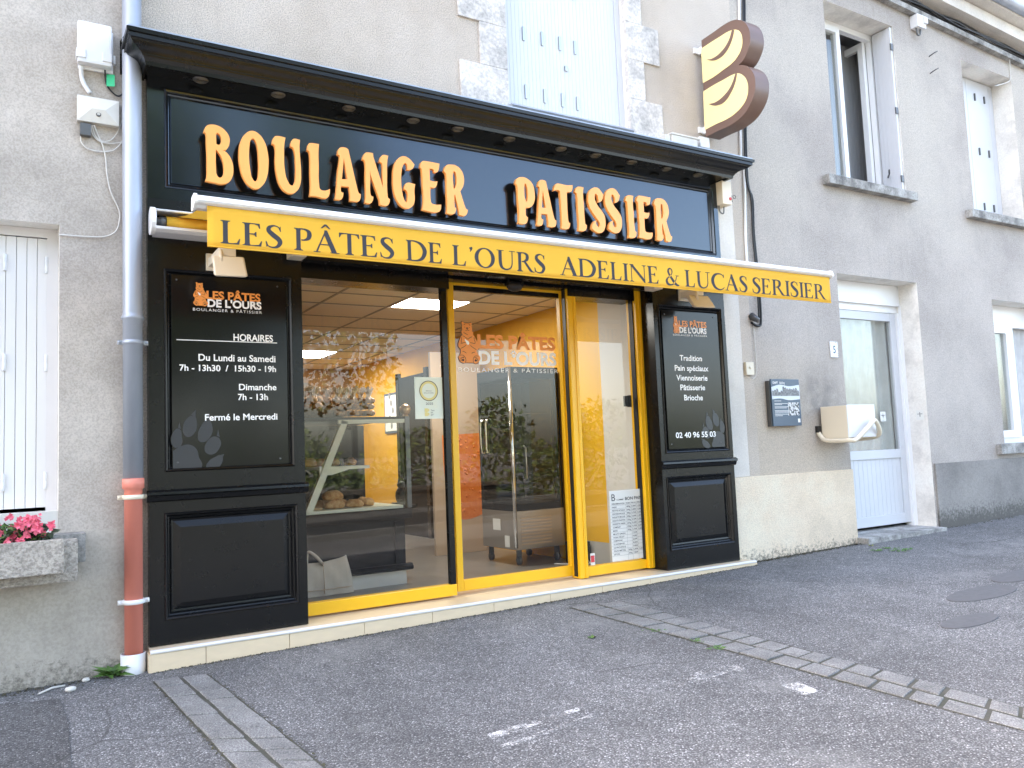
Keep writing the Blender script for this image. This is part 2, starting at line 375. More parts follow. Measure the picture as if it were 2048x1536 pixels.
def obj(name, mb, mat, parent=None, label=None, cat=None, group=None, kind=None, bevel=0):
    me = bpy.data.meshes.new(name); off = Vector((0, 0, 0))
    if parent is None and len(mb.v) and kind != 'structure':
        xs, ys, zs = zip(*mb.v); off = Vector(((min(xs) + max(xs)) / 2, (min(ys) + max(ys)) / 2, min(zs)))
    me.from_pydata([Vector(v) - off for v in mb.v], [], mb.f); me.update()
    me.polygons.foreach_set('use_smooth', mb.sm)
    me.materials.append(MT[mat] if isinstance(mat, str) else mat)
    o = bpy.data.objects.new(name, me); link(o, parent)
    if parent is None: o.location = off
    if bevel:
        b = o.modifiers.new('bevel', 'BEVEL'); b.width = bevel; b.segments = 2; b.limit_method = 'ANGLE'; b.harden_normals = False
    return tag(o, label, cat, group, kind)
def thing(name, label, cat, base, group=None):
    o = bpy.data.objects.new(name, None); o.empty_display_size = .1; S.collection.objects.link(o)
    o.location = base; WO[o] = Vector(base); return tag(o, label, cat, group)
def copy_thing(o, loc):
    c = o.copy(); S.collection.objects.link(c); c.location = loc
    for ch in o.children:
        d = ch.copy(); S.collection.objects.link(d); d.parent = c
        for g in ch.children:
            e = g.copy(); S.collection.objects.link(e); e.parent = d
    return c
def struct(name, mb, mat): return obj(name, mb, mat, None, kind='structure')
def shape2d(loops, extrude=0.0):
    cu = bpy.data.curves.new('shape', 'CURVE'); cu.dimensions = '2D'; cu.fill_mode = 'BOTH'; cu.extrude = extrude; cu.resolution_u = 6
    for lp in loops:
        sp = cu.splines.new('BEZIER'); sp.bezier_points.add(len(lp) - 1); sp.use_cyclic_u = True
        for b, p in zip(sp.bezier_points, lp):
            b.co = (p[0], p[1], 0)
            b.handle_left_type = b.handle_right_type = 'VECTOR' if len(p) > 2 and p[2] else 'AUTO'
    return curve_mesh(cu)
def curve_mesh(cu):
    ob = bpy.data.objects.new('shape', cu); S.collection.objects.link(ob)
    me = bpy.data.meshes.new_from_object(ob.evaluated_get(bpy.context.evaluated_depsgraph_get()))
    bpy.data.objects.remove(ob); bpy.data.curves.remove(cu); return me
def text_me(s, bold=0.0, extrude=0.0, spacing=1.0):
    cu = bpy.data.curves.new('text', 'FONT'); cu.body = s; cu.offset = bold; cu.extrude = extrude; cu.space_character = spacing; cu.resolution_u = 4
    return curve_mesh(cu)
_h = text_me('H'); CAP = max(v.co.y for v in _h.vertices); bpy.data.meshes.remove(_h)
def text(mb, s, x0, x1, z, cap, y, bold=.0, spacing=1.0, align='fit', extrude=0.0, y2=None, X=None):
    """writing on the plane y = const (or x = const when X is given) between x0 and x1, baseline z"""
    me = text_me(s, bold, extrude, spacing)
    if not len(me.vertices): return mb
    u0 = min(v.co.x for v in me.vertices); u1 = max(v.co.x for v in me.vertices); k = cap / CAP
    if align == 'fit': kx = (x1 - x0) / (u1 - u0); o = x0
    elif align == 'left': kx = k; o = x0
    elif align == 'right': kx = k; o = x1 - (u1 - u0) * k
    else: kx = k; o = (x0 + x1) / 2 - (u1 - u0) * k / 2
    return mb.mesh(me, lambda c: Vector((o + (c.x - u0) * kx, y - c.z * k, z + c.y * k)))
# ================================================================== setting: ground
YW, YP, YF = 0.15, 0.09, 0.265            # wall face, shopfront face, yellow frames
ZC = 2.3                                   # shop ceiling
def wall_sheet(mb, x0, x1, z0, z1, y, holes, depth):
    """wall face with openings (x0, x1, z0, z1) and their reveals"""
    xs = sorted({x0, x1, *[h[0] for h in holes], *[h[1] for h in holes]}); zs = sorted({z0, z1, *[h[2] for h in holes], *[h[3] for h in holes]})
    xs = [x for x in xs if x0 <= x <= x1]; zs = [z for z in zs if z0 <= z <= z1]
    for a, b in zip(xs, xs[1:]):
        for c, d in zip(zs, zs[1:]):
            if not any(h[0] < (a + b) / 2 < h[1] and h[2] < (c + d) / 2 < h[3] for h in holes):
                mb.add([(a, y, c), (b, y, c), (b, y, d), (a, y, d)], [(0, 1, 2, 3)])
    return mb
def reveals(mb, h, y, depth):
    a, b, c, d = h; e = y + depth
    mb.add([(a, y, c), (a, e, c), (a, e, d), (a, y, d)], [(0, 1, 2, 3)]); mb.add([(b, y, c), (b, e, c), (b, e, d), (b, y, d)], [(3, 2, 1, 0)])
    mb.add([(a, y, d), (b, y, d), (b, e, d), (a, e, d)], [(0, 1, 2, 3)]); mb.add([(a, y, c), (b, y, c), (b, e, c), (a, e, c)], [(3, 2, 1, 0)])
    return mb

g = MB(); xs = [-300, -80, -40, -20] + [i * .5 for i in range(-16, 41)] + [25, 30, 40, 60, 120, 400]; ys = [-300, -80, -40, -20, -12, -9.0, -7, -6, -5.0] + [-4.5 + .5 * i for i in range(10)] + [.3, 9, 40, 200]
for y in ys:
    for x in xs: g.v.append((x, y, gz(x, y)))
n = len(xs)
for j in range(len(ys) - 1):
    for i in range(n - 1): g.f.append([j * n + i, j * n + i + 1, (j + 1) * n + i + 1, (j + 1) * n + i]); g.sm.append(True)
struct('ground', g, 'asphalt')
rd = MB()                                   # carriageway beyond the pavement, with its kerb
for x in xs: rd.v += [(x, -6.6, gz(x, -6.6) + .004), (x, -10, gz(x, -10) + .004)]
for i in range(n - 1): rd.f.append([2 * i, 2 * i + 1, 2 * i + 3, 2 * i + 2]); rd.sm.append(True)
struct('road', rd, 'road')
kb = MB()
for y0_ in (-6.6, -10.12):
    for i in range(n - 1):
        a, b = xs[i], xs[i + 1]; za, zb = gz(a, -6.6), gz(b, -6.6)
        kb.hexa([(a, y0_, za - .1), (b, y0_, zb - .1), (b, y0_ + .14, zb - .1), (a, y0_ + .14, za - .1)], [(a, y0_, za + .10), (b, y0_, zb + .10), (b, y0_ + .14, zb + .10), (a, y0_ + .14, za + .10)])
struct('kerb', kb, 'paver')
MT['joint'] = M('mossy_joint', (.045, .048, .035), .95, (.075, .072, .06), 14, .4, 60)
# paving strips: two rows of granite setts let into the asphalt
def strip(name, l0, l1, r0, r1, n, ext, cols=2):
    A0, A1, B0, B1 = atg(*l0), atg(*l1), atg(*r0), atg(*r1); mb = MB()
    A1 = A0 + (A1 - A0) * ext; B1 = B0 + (B1 - B0) * ext
    for c in range(cols):
        k = 0
        t = 0
        rr = random.Random(c + 3)
        while t < 1:
            dt = (1 / n) * rr.uniform(.8, 1.25); a, b = t, min(1, t + dt); t += dt
            g1, g2 = .0072 / .2, .006 / .2
            def P(u, v):
                p = (A0.lerp(A1, v)).lerp(B0.lerp(B1, v), u); p.z = gz(p.x, p.y); return p
            u0, u1 = c / cols + g1, (c + 1) / cols - g1
            q = [P(u0, a), P(u1, a), P(u1, b - .010 / 1.4 / ext), P(u0, b - .010 / 1.4 / ext)]
            h = rr.uniform(.004, .010)
            mb.hexa([p - Vector((0, 0, .03)) for p in q], [p + Vector((rr.uniform(-.003, .003), rr.uniform(-.003, .003), h)) for p in q])
    bed = MB(); Q = [P(0, k / 20) for k in range(21)] + [P(1, k / 20) for k in range(21)]
    bed.add([p + Vector((0, 0, .0015)) for p in Q], [(k, k + 1, k + 22, k + 21) for k in range(20)]); struct('joint_bed', bed, 'joint')
    o = struct(name, mb, 'paver'); b = o.modifiers.new('bevel', 'BEVEL'); b.width = .004; b.segments = 2
    return A0, A1, B0, B1
SA = strip('paving_strip', (305, 1364), (464, 1534), (416, 1348), (651, 1534), 17, 1.9)
SB = strip('paving_strip', (1138, 1216), (2044, 1462), (1246, 1203), (2048, 1416), 26, 1.5)
def flat_poly(pts, dz):
    mb = MB(); P = [atg(*p) for p in pts]
    return mb.add([(p.x, p.y, gz(p.x, p.y) + dz) for p in P], [tuple(range(len(P)))])
struct('asphalt_patch', flat_poly([(-60, 1412), (60, 1406), (118, 1398), (128, 1420), (138, 1450), (140, 1500), (150, 1600), (-60, 1600)], .004), 'asphalt_new')
for pts in ([(1322, 1366), (1455, 1329), (1492, 1337), (1355, 1376)], [(1455, 1330), (1493, 1340), (1486, 1346), (1450, 1336)], [(1562, 1372), (1598, 1366), (1640, 1384), (1608, 1392)],
            [(975, 1470), (1155, 1417), (1162, 1422), (985, 1481)], [(1000, 1492), (1190, 1428), (1198, 1433), (1010, 1500)]):
    struct('road_marking', flat_poly(pts, .004), 'worn_paint')
# cast covers let into the asphalt further up the street
for (px, py, rx, lab) in ((1965, 1187, .36, 'dark round cover in the asphalt, right behind the other'), (1940, 1242, .26, 'small dark oval patch cover in the asphalt, nearest the camera'), (2046, 1151, .36, 'dark round cover at right edge, farthest up the street')):
    p = atg(px, py); mb = MB(); n = 28
    vs = [(p.x + rx * math.cos(2 * PI * k / n), p.y + rx * .34 * math.sin(2 * PI * k / n), 0) for k in range(n)]
    top = [(a, b, gz(a, b) + .005) for a, b, c in vs]; bot = [(a, b, gz(a, b) - .01) for a, b, c in vs]
    mb.add(bot + top, [tuple(range(n, 2 * n))] + [(k, (k + 1) % n, (k + 1) % n + n, k + n) for k in range(n)])
    obj('street_cover', mb, 'wet_patch', None, lab, 'street cover', 'covers in the asphalt')

# ================================================================== left house
XP0 = ax(266, 800, .09)                    # downpipe axis
XL = XP0 + .01                             # joint between left house and bakery
LWX1 = ax(118, 700, YW); LWZ1 = az(118, 449, YW); LWZ0 = az(105, 1066, YW)
lh = thing('neighbouring_house', 'grey cement rendered house at left edge with white folding shutters', 'house', (-2, YW, -.15))
holeL = (-1.15, LWX1, LWZ0, LWZ1); zpl = az(246, 1054, YW)
obj('wall', wall_sheet(MB(), -9, XL, zpl, 7.2, YW, [holeL], .2), 'wall_cement', lh)
m = MB(); wall_sheet(m, -9, XL - .012, -.7, zpl, YW - .018, [], 0); m.add([(-9, YW - .018, zpl), (XL - .012, YW - .018, zpl), (XL - .012, YW, zpl), (-9, YW, zpl)], [(0, 1, 2, 3)])
obj('plinth', m, 'wall_cement_low', lh)
m = MB(); reveals(m, holeL, YW, .2); obj('window_reveal', m, 'reveal', lh)
m = MB().box(-9, XL, 8.7, 9, -.7, 7.2).box(-9, -8.9, YW, 9, -.7, 7.2); obj('rear_wall', m, 'wall_cement', lh)
m = MB(); m.add([(-9.2, -.15, 7.15), (XL, -.15, 7.15), (XL, 4.6, 10.4), (-9.2, 4.6, 10.4), (-9.2, 9.3, 7.15), (XL, 9.3, 7.15)], [(0, 1, 2, 3), (3, 2, 5, 4), (0, 3, 4), (1, 5, 2), (0, 4, 5, 1)]); obj('roof', m, 'roof', lh)
# folding shutter: narrow PVC leaves hinged in pairs
YS = YW + .13
fr = MB(); fr.box(LWX1 - .055, LWX1 - .001, YS - .01, YS + .05, LWZ0, LWZ1 - .001).box(-1.15, LWX1 - .055, YS - .01, YS + .05, LWZ1 - .05, LWZ1 - .001)
obj('shutter_frame', fr, 'pvc_pink', lh)
zb = az(60, 1016, YS); bounds = [-1.1] + [ax(p, 700, YS) for p in (-190, -90, 10, 94)]
for a, b in zip(bounds, bounds[1:]):
    mb = MB(); nb = 4; wd = (b - a) / nb
    for k in range(nb): mb.cbox(a + k * wd + .001, a + (k + 1) * wd - .001, YS, YS + .028, zb, LWZ1 - .055, .003)
    sh = obj('shutter_leaf', mb, 'pvc_left', lh)
    for zz in (525, 725, 965):
        z = az(10, zz, YS); h = MB().lathe((b - .004, YS - .006, z - .045), [(.008, 0), (.009, .002), (.009, .042), (.0075, .045), (.009, .048), (.009, .088), (.008, .09)], 10)
        obj('hinge', h, 'white_plastic', sh)
obj('window_board', MB().box(-1.15, LWX1 - .001, YW + .01, YS + .05, LWZ0, zb - .02), 'ivory', lh)
# concrete window box
YB = -.13
x1 = ax(128, 1110, YB); zt = az(100, 1080, YB); z0 = az(100, 1149, YB)
pb = thing('window_planter', 'rough grey concrete window box below the left shutters', 'window box', (x1 - .5, YB, z0))
m = MB(); X0 = -1.3
m.cbox(X0, x1, YB, YB + .035, z0, zt, .006); m.cbox(X0, X0 + .035, YB + .034, YW - .02, z0, zt, .006); m.cbox(x1 - .036, x1 - .001, YB + .034, YW - .07, z0, zt - .004, .006); m.box(X0 + .03, x1 - .03, YB + .03, YW - .06, z0 + .002, z0 + .04)
obj('trough', m, 'planter', pb)
obj('soil', MB().box(X0 + .034, x1 - .036, YB + .036, YW - .075, zt - .10, zt - .045), 'moss', pb)
m = MB().cbox(X0, ax(156, 1100, -.04), -.05, YW - .019, z0 - .055, zt - .01 - .001, .012); m2 = MB().cbox(X0, ax(171, 1100, .05), .03, YW + .05, z0 + .03, zt + .012, .006)
obj('sill_block', m, 'planter', pb)
obj('ledge_slab', m2, 'stone_sill', pb)
def leaf_quad(mb, c, d, ln, wd, nrm, droop=.25):
    d = d.normalized(); s = d.cross(nrm).normalized(); up = s.cross(d)
    p = [c, c + d * ln * .45 + s * wd * .5 + up * wd * .1, c + d * ln * .45 - s * wd * .5 + up * wd * .1, c + d * ln - up * ln * droop, c + d * ln * .5 - up * wd * .08]
    mb.add(p, [(0, 1, 4), (0, 4, 2), (1, 3, 4), (4, 3, 2)])
def flowering(xc, sp, ht, nf, lab, seed, leaf='leaf_dark'):
    R = random.Random(seed); zc = zt - .05
    t = thing('flowering_plant', lab, 'flower', (xc, YB + .13, zc), 'flowers in the concrete window box')
    f = MB(); b = MB()
    for i in range(110):
        c = Vector((xc + R.gauss(0, sp * .45), YB + .10 + R.uniform(-.05, .08), zc + R.uniform(0, ht * .75)))
        leaf_quad(f, c, Vector((R.uniform(-1, 1), R.uniform(-1, .4), R.uniform(-.1, .9))), R.uniform(.035, .06), R.uniform(.028, .045), Vector((R.uniform(-.4, .4), -.5, 1)))
    for i in range(7):
        x = xc + R.gauss(0, sp * .3); f.tube([(xc + (x - xc) * .2, YB + .13, zc - .02), (x, YB + .11, zc + ht * .7)], .003, 5)
    for i in range(nf):
        c = Vector((xc + R.gauss(0, sp * .42), YB + .08 + R.uniform(-.06, .06), zc + ht * R.uniform(.3, 1.0)))
        for q in range(9):
            a = R.uniform(0, 2 * PI); dd = Vector((math.cos(a), -.5 + R.uniform(-.5, .5), math.sin(a)))
            leaf_quad(b, c + Vector((R.uniform(-.008, .008),) * 3), dd, R.uniform(.016, .027), R.uniform(.016, .024), Vector((R.uniform(-.3, .3), -1, R.uniform(-.3, .5))), .1)
    obj('foliage', f, leaf, t); obj('blossom', b, 'pink', t)
flowering(ax(62, 1060, -.05), .13, .15, 20, 'pink flowering plant at the right end of the window box', 3)
flowering(ax(22, 1060, -.05), .12, .17, 16, 'taller pink flowering plant next to left edge, green leaves', 5, 'leaf')
flowering(ax(-35, 1060, -.05), .12, .15, 14, 'pink flowering plant half cut by the left edge of the photo', 8)

# boxes and cables on the left wall
def rect(px0, py0, px1, py1, y): a, b = at(px0, py0, y), at(px1, py1, y); return a.x, b.x, b.z, a.z
Y1 = YW - .075
a, b, c, d = rect(155, 38, 224, 138, Y1)
t = thing('junction_cabinet', 'white plastic telecom cabinet, topmost on the grey left wall', 'utility box', ((a + b) / 2, YW, c))
obj('cover', MB().cbox(a, b, Y1, Y1 + .055, c + .012, d, .014), 'white_plastic', t); obj('back_plate', MB().cbox(a + .006, b + .012, Y1 + .055, YW - .001, c - .004, d - .01, .006), 'white_plastic', t)
for x in (a + .012, b - .03): obj('latch', MB().cbox(x - .018, x + .03, Y1 - .006, Y1 + .05, c + .035, c + .085, .004), 'white_plastic', t)
lt = MB().cbox(b + .01, b + .022, Y1 + .04, Y1 + .07, c + .05, c + .10, .003); obj('latch', lt, 'white_plastic', t)
Y2 = YW - .06; a2, b2, c2, d2 = rect(155, 186, 239, 250, Y2)
t = thing('junction_box', 'ivory square junction box with cables, below the white cabinet', 'utility box', ((a2 + b2) / 2, YW, c2))
m = MB(); m.box(a2, b2, Y2 + .02, YW - .001, c2, d2)
ins = .07; m.hexa([(a2, Y2 + .02, c2), (b2, Y2 + .02, c2), (b2, Y2 + .02, d2), (a2, Y2 + .02, d2)], [(a2 + ins, Y2, c2 + ins), (b2 - ins, Y2, c2 + ins), (b2 - ins, Y2, d2 - ins), (a2 + ins, Y2, d2 - ins)])
obj('cover', m, 'ivory', t); obj('lock', MB().lathe(((a2 + b2) / 2, Y2 + .012, c2 + .045), [(.013, .0), (.013, -.006), (.009, -.008), (.009, -.004), (.004, -.004)], 14, 'y'), 'dark_steel', t)
gr = rect(213, 148, 229, 175, YW - .02); tg = MB().add([(gr[0], YW - .02, gr[2]), (gr[1], YW - .035, gr[2]), (gr[1], YW - .03, gr[3]), (gr[0], YW - .018, gr[3])], [(0, 1, 2, 3)]); tg.add([(gr[0], YW - .018, gr[2]), (gr[1], YW - .033, gr[2]), (gr[1], YW - .028, gr[3]), (gr[0], YW - .016, gr[3])], [(0, 1, 2, 3)])
obj('cable_tag', tg, 'green_tag', None, 'bright green plastic tag hanging under the white cabinet', 'tag')
bk = rect(160, 246, 182, 273, YW - .03); obj('splice_box', MB().cbox(bk[0], bk[1], YW - .04, YW - .002, bk[2], bk[3], .004), 'dark_steel', None, 'small dark grey box under the ivory junction box', 'utility box')
def cable(pts, r, mat, lab, y=YW - .012, cat='cable', group='cables on the facades'):
    P = [at(p[0], p[1], p[2] if len(p) > 2 else y) for p in pts]
    return obj('cable', MB().tube(smooth_path(P, 5), r, 6), mat, None, lab, cat, group)
cable([(162, 132, YW - .03), (163, 152), (168, 168), (180, 186)], .012, 'white_plastic', 'thick white flexible duct joining cabinet and junction box')
cable([(210, 140, YW - .03), (212, 165), (222, 182), (236, 192), (246, 186), (252, 165)], .0045, 'black_rubber', 'black cable looping beside the green tag')
cable([(188, 250, YW - .03), (196, 270), (205, 290), (211, 315), (214, 350), (222, 385), (238, 420), (239, 440), (232, 462), (210, 473), (170, 473), (116, 469)], .0035, 'white_cable', 'long thin white cable running down to the shutter lintel')
cable([(161, 272), (163, 285), (175, 297), (200, 303), (228, 300), (246, 280), (252, 262)], .0035, 'white_cable', 'white cable loop hanging lowest under the black splice box')
cable([(184, 250, YW - .03), (190, 270), (203, 282), (222, 280), (236, 262), (246, 235)], .003, 'white_cable', 'white cable loop rising to the downpipe')
cable([(181, 250, YW - .03), (185, 268), (200, 283), (225, 287), (248, 283)], .003, 'white_cable', 'nearly level white cable under the junction box')

# downpipe
YD = .09; zt0, zr, zg = az(266, 956, YD), az(264, 1310, YD), gz(XP0, 0) - .02
t = thing('downpipe', 'grey zinc downpipe with salmon red lower section beside the shopfront', 'downpipe', (XP0, YD, zg))
rz = .051; zc0 = az(265, 640, YD); zc1 = az(265, 690, YD)
obj('zinc_pipe', MB().lathe((XP0, YD, 0), [(rz, zt0 - .03), (rz, zc0 - .004), (rz + .006, zc0 + .002), (rz + .009, zc0 + .012), (rz + .003, zc0 + .022), (rz + .001, zc0 + .03), (rz, zc0 + .04), (rz, 6.9)], 24), 'zinc', t)
obj('lower_pipe', MB().lathe((XP0, YD, 0), [(.046, zg + .04), (.046, zt0 - .06), (.056, zt0 - .055), (.056, zt0 - .005), (.051, zt0 - .001), (.050, zt0 - .03)], 24), 'terracotta', t)
zs = az(262, 1306, YD); obj('sleeve', MB().lathe((XP0 - .004, YD - .004, 0), [(.062, zg - .05), (.062, zs), (.058, zs), (.057, zs - .1)], 24), 'white_plastic', t)
def clip(z, mat):
    m = MB().lathe((XP0, YD, 0), [(.053, z - .012), (.0555, z - .011), (.0555, z + .011), (.053, z + .012)], 24)
    for s in (-1, 1): m.cbox(XP0 + s * .053, XP0 + s * .078, YD - .006, YD + .01, z - .012, z + .012, .003); m.ball((XP0 + s * .07, YD - .008, z), .008)
    m.box(XP0 - .01, XP0 + .01, YD + .05, YW, z - .008, z + .008)
    obj('pipe_clip', m, mat, t)
clip(zc1 + .012, 'zinc'); clip(az(265, 994, YD), 'cream_plastic'); clip(az(265, 1203, YD), 'white_alu')

# ================================================================== bakery house
HB = 6.7; XR = ax(1500, 640, YW)            # joint with the right house at the cable
XB0, XB1 = ax(1012, 100, YW), ax(1252, 100, YW)       # upper window
ZB0 = az(1140, 232, YW) - .03
bh = thing('bakery_house', 'beige roughcast house holding the bakery, pale quoins round its upper window', 'house', (2.8, YW, -.1))
holeB = (XB0, XB1, ZB0, ZB0 + 1.75); holeS = (.75, 4.95, -.02, 2.62)
obj('wall', wall_sheet(MB(), XL, XR, -.6, HB, YW, [holeB, holeS], .2), 'wall_bakery', bh)
m = MB(); reveals(m, holeB, YW, .22); obj('window_reveal', m, 'reveal', bh)
m = MB().box(XL, XR, 8.7, 9, -.6, HB).box(XL, XL + .1, .4, 8.7, -.6, HB).box(XR - .1, XR, .4, 8.7, -.6, HB); obj('rear_wall', m, 'wall_cement', bh)
m = MB(); m.add([(XL, -.2, HB), (XR, -.2, HB), (XR, 4.6, HB + 3.3), (XL, 4.6, HB + 3.3), (XL, 9.3, HB), (XR, 9.3, HB)], [(0, 1, 2, 3), (3, 2, 5, 4), (0, 3, 4), (1, 5, 2), (0, 4, 5, 1)]); obj('roof', m, 'roof', bh)
YQ = YW - .016; q = MB()
def quo(px0, py0, px1, py1, jit=.0):
    a, b = at(px0, py0, YQ), at(px1, py1, YQ); q.cbox(a.x, b.x, YQ, YW + .03, b.z, a.z, .007)
for (a, b) in ((918, XB0), ): pass
xl_w, xl_n = ax(918, 60, YQ), ax(960, 80, YQ); xr_n, xr_w = ax(1284, 60, YQ), ax(1318, 100, YQ)
zz = [az(940, 210, YQ) - .25, az(940, 122, YQ), az(940, 36, YQ), az(940, -55, YQ), az(940, -140, YQ), az(940, -230, YQ), az(940, -320, YQ)]
for k in range(6):
    q = MB(); q.cbox(xl_w if k % 2 == 0 else xl_n, XB0 + .001, YQ, YW + .03, zz[k] + .001, zz[k + 1], .006); obj('quoin', q, 'quoin', bh)
zz = [az(1300, 250, YQ) - .25, az(1300, 205, YQ), az(1300, 128, YQ), az(1300, 56, YQ), az(1300, -20, YQ), az(1300, -100, YQ), az(1300, -180, YQ)]
for k in range(6):
    q = MB(); q.cbox(XB1 - .001, xr_w if k % 2 == 0 else xr_n, YQ, YW + .03, zz[k] + .001, zz[k + 1], .006); obj('quoin', q, 'quoin', bh)
# closed upper shutters
YU = YW + .07
fr = MB().box(XB1 - .05, XB1 - .001, YU - .01, YU + .06, ZB0, ZB0 + 1.74); obj('shutter_frame', fr, 'pvc', bh)
b4 = [XB0 + .001] + [ax(p, 200, YU) for p in (1052, 1089, 1124, 1154)] + [XB1 - .052]
for k, (a, b) in enumerate(zip(b4, b4[1:])):
    mb = MB(); nb = max(3, round((b - a) / .035)); wd = (b - a) / nb
    for i in range(nb): mb.cbox(a + i * wd + .0006, a + (i + 1) * wd - .0006, YU, YU + .025, ZB0 + .01, ZB0 + 1.74, .0015)
    sh = obj('shutter_leaf', mb, 'pvc', bh)
    if k < 4:
        for py in (80, 193, -30):
            z = az(b4[k + 1] and 1090, py, YU) - .05 * k * 0
            obj('hinge', MB().cbox(b - .010, b + .008, YU - .012, YU + .002, z - .055, z + .055, .002), 'steel', sh)
obj('shutter_catch', MB().cbox(ax(1131, 138, YU) - .012, ax(1131, 138, YU) + .012, YU - .015, YU + .002, az(1131, 138, YU) - .02, az(1131, 138, YU) + .02, .003), 'steel', bh)
xs0, xs1 = ax(1025, 208, YW - .1), ax(1268, 262, YW - .1); zsill = ZB0
m = MB().profx([(YW + .2, zsill - .05), (YW + .2, zsill + .004), (YW - .09, zsill - .012), (YW - .105, zsill - .03), (YW - .09, zsill - .05)], xs0, xs1); obj('window_sill', m, 'zinc', bh)
xw0, xw1 = ax(1447, 700, YW - .012), ax(1490, 800, YW - .012)
obj('corner_band', MB().box(xw0, xw1, YW - .012, YW + .02, az(1490, 953, YW), az(1460, 330, YW)), 'white_band', bh)
# cream plinth and beige field to the right of the shop
XD0, XD1 = ax(1681, 650, YW), ax(1836, 600, YW)
zpc = az(1600, 946, YW - .02)
m = MB().cbox(xw1 - .20, XD0 - .005, YW - .022, YW + .02, -.6, zpc, .006); obj('plinth', m, 'cream_render', bh)

# ================================================================== right house, number 5
ZE = az(1870, 60, YW)
hs = thing('terraced_house', 'grey roughcast house number 5 at right with white door and windows', 'house', (8, YW, 0))
ZD0, ZD1 = az(1780, 1066, YW), az(1755, 556, YW)
hD = (XD0, XD1, ZD0, ZD1)
W1 = (ax(1661, 200, YW), ax(1797, 200, YW), az(1670, 357, YW), az(1720, 28, YW))
W2 = (ax(1934, 260, YW), ax(2036, 300, YW), az(1946, 424, YW), az(1970, 138, YW))
W3 = (ax(1996, 740, YW), ax(2120, 740, YW), az(2010, 888, YW), az(2020, 603, YW))
EU = 6.2
slope = (az(2016, 114, .08) - az(1777, 0, .08)) / (ax(2016, 114, .08) - ax(1777, 0, .08))
def zeave(x): return az(2016, 114, .08) + slope * (x - ax(2016, 114, .08))
XE = 24
ztop_w = max(W1[3], W2[3]) + .02
wt = MB(); wall_sheet(wt, XR, XE, -.6, ztop_w, YW, [hD, W1, W2, W3], .2)
wt.add([(XR, YW, ztop_w), (XE, YW, ztop_w), (XE, YW, max(ztop_w + .01, zeave(XE) + .12)), (XR, YW, zeave(XR) + .12)], [(0, 1, 2, 3)])
obj('wall', wt, 'wall_house', hs)
xbe = ax(1708, 700, YW)
for h, dp in ((hD, .30), (W1, .24), (W2, .26), (W3, .24)): obj('opening_reveal', reveals(MB(), h, YW, dp), 'reveal', hs)
m = MB().box(XR, 30, 8.7, 9, -.6, 4.6).box(29.9, 30, YW, 8.7, -.6, 4.6).box(XR + .001, XR + .1, .4, 8.7, -.6, 4.6); obj('rear_wall', m, 'wall_cement', hs)
XQ = ax(1873, 1000, YW); zq = az(1940, 922, YW)
obj('plinth', MB().box(XQ, 30, YW - .02, YW + .02, -.6, zq), 'grey_plinth', hs)
# eaves: ledge, cornice, gutter, roof
def eave(y0, y1, dz0, dz1):
    m = MB(); a, b = XR + .02, 30
    return m.hexa([(a, y0, zeave(a) + dz0), (b, y0, zeave(b) + dz0), (b, y1, zeave(b) + dz0), (a, y1, zeave(a) + dz0)], [(a, y0, zeave(a) + dz1), (b, y0, zeave(b) + dz1), (b, y1, zeave(b) + dz1), (a, y1, zeave(a) + dz1)])
obj('eaves_ledge', eave(.08, YW + .02, .0, .06), 'stone_sill', hs)
obj('eaves_cornice', eave(-.02, YW + .02, .20, .34), 'white_band', hs)
a, b = XR - .02, 30; P = [(YW, .34), (-.14, .36), (-.14, .42), (YW, .42)]
m = MB(); m.add([(a, y, zeave(a) + z) for y, z in P] + [(b, y, zeave(b) + z) for y, z in P], [(i, (i + 1) % 4, (i + 1) % 4 + 4, i + 4) for i in range(4)] + [(3, 2, 1, 0), (4, 5, 6, 7)]); obj('fascia_board', m, 'white_band', hs)
obj('gutter', MB().tube([(a, -.17, zeave(a) + .44), (b, -.17, zeave(b) + .44)], .065, 10), 'zinc', hs)
m = MB(); e0, e1 = zeave(a) + .45, zeave(b) + .45; m.add([(a, -.12, e0), (b, -.12, e1), (b, 4.6, e1 + 2.6), (a, 4.6, e0 + 2.6), (a, 9.3, e0), (b, 9.3, e1)], [(0, 1, 2, 3), (3, 2, 5, 4), (0, 3, 4), (1, 5, 2), (0, 4, 5, 1)]); obj('roof', m, 'roof', hs)
px = at(2023, 10, 4.2); c = MB().box(px.x - .28, px.x + .28, 3.8, 4.4, px.z - 3, px.z + .25).box(px.x - .33, px.x + .33, 3.75, 4.45, px.z + .25, px.z + .36); ch = obj('chimney', c, 'brick', hs)
# sills
def sill(mb, W, px0, px1, proj, th): return mb.cbox(px0, px1, YW - proj, YW + .24, W[2] - th, W[2] + .002, .008)
obj('window_sill', sill(MB(), W1, ax(1660, 370, YW - .08), ax(1837, 400, YW - .08), .08, .09), 'stone_sill', hs)
obj('window_sill', sill(MB(), W2, ax(1946, 430, YW - .08), 14.3, .08, .09), 'stone_sill', hs)
obj('window_sill', sill(MB(), W3, ax(2004, 900, YW - .06), 14, .06, .11), 'stone_sill', hs)
def drape(x0, x1, z0, z1, y, amp, n):
    m = MB(); k = n * 8; vs = []
    for i in range(k + 1):
        t = i / k; x = x0 + (x1 - x0) * t; yy = y + amp * math.sin(t * n * 2 * PI) + amp * .4 * math.sin(t * n * 5.3)
        vs += [(x, yy, z0), (x, yy + amp * .3, z1)]
    return m.add(vs, [(2 * i, 2 * i + 2, 2 * i + 3, 2 * i + 1) for i in range(k)], True)
MT['blind'] = M('grey_blind', (.30, .30, .30), .7)
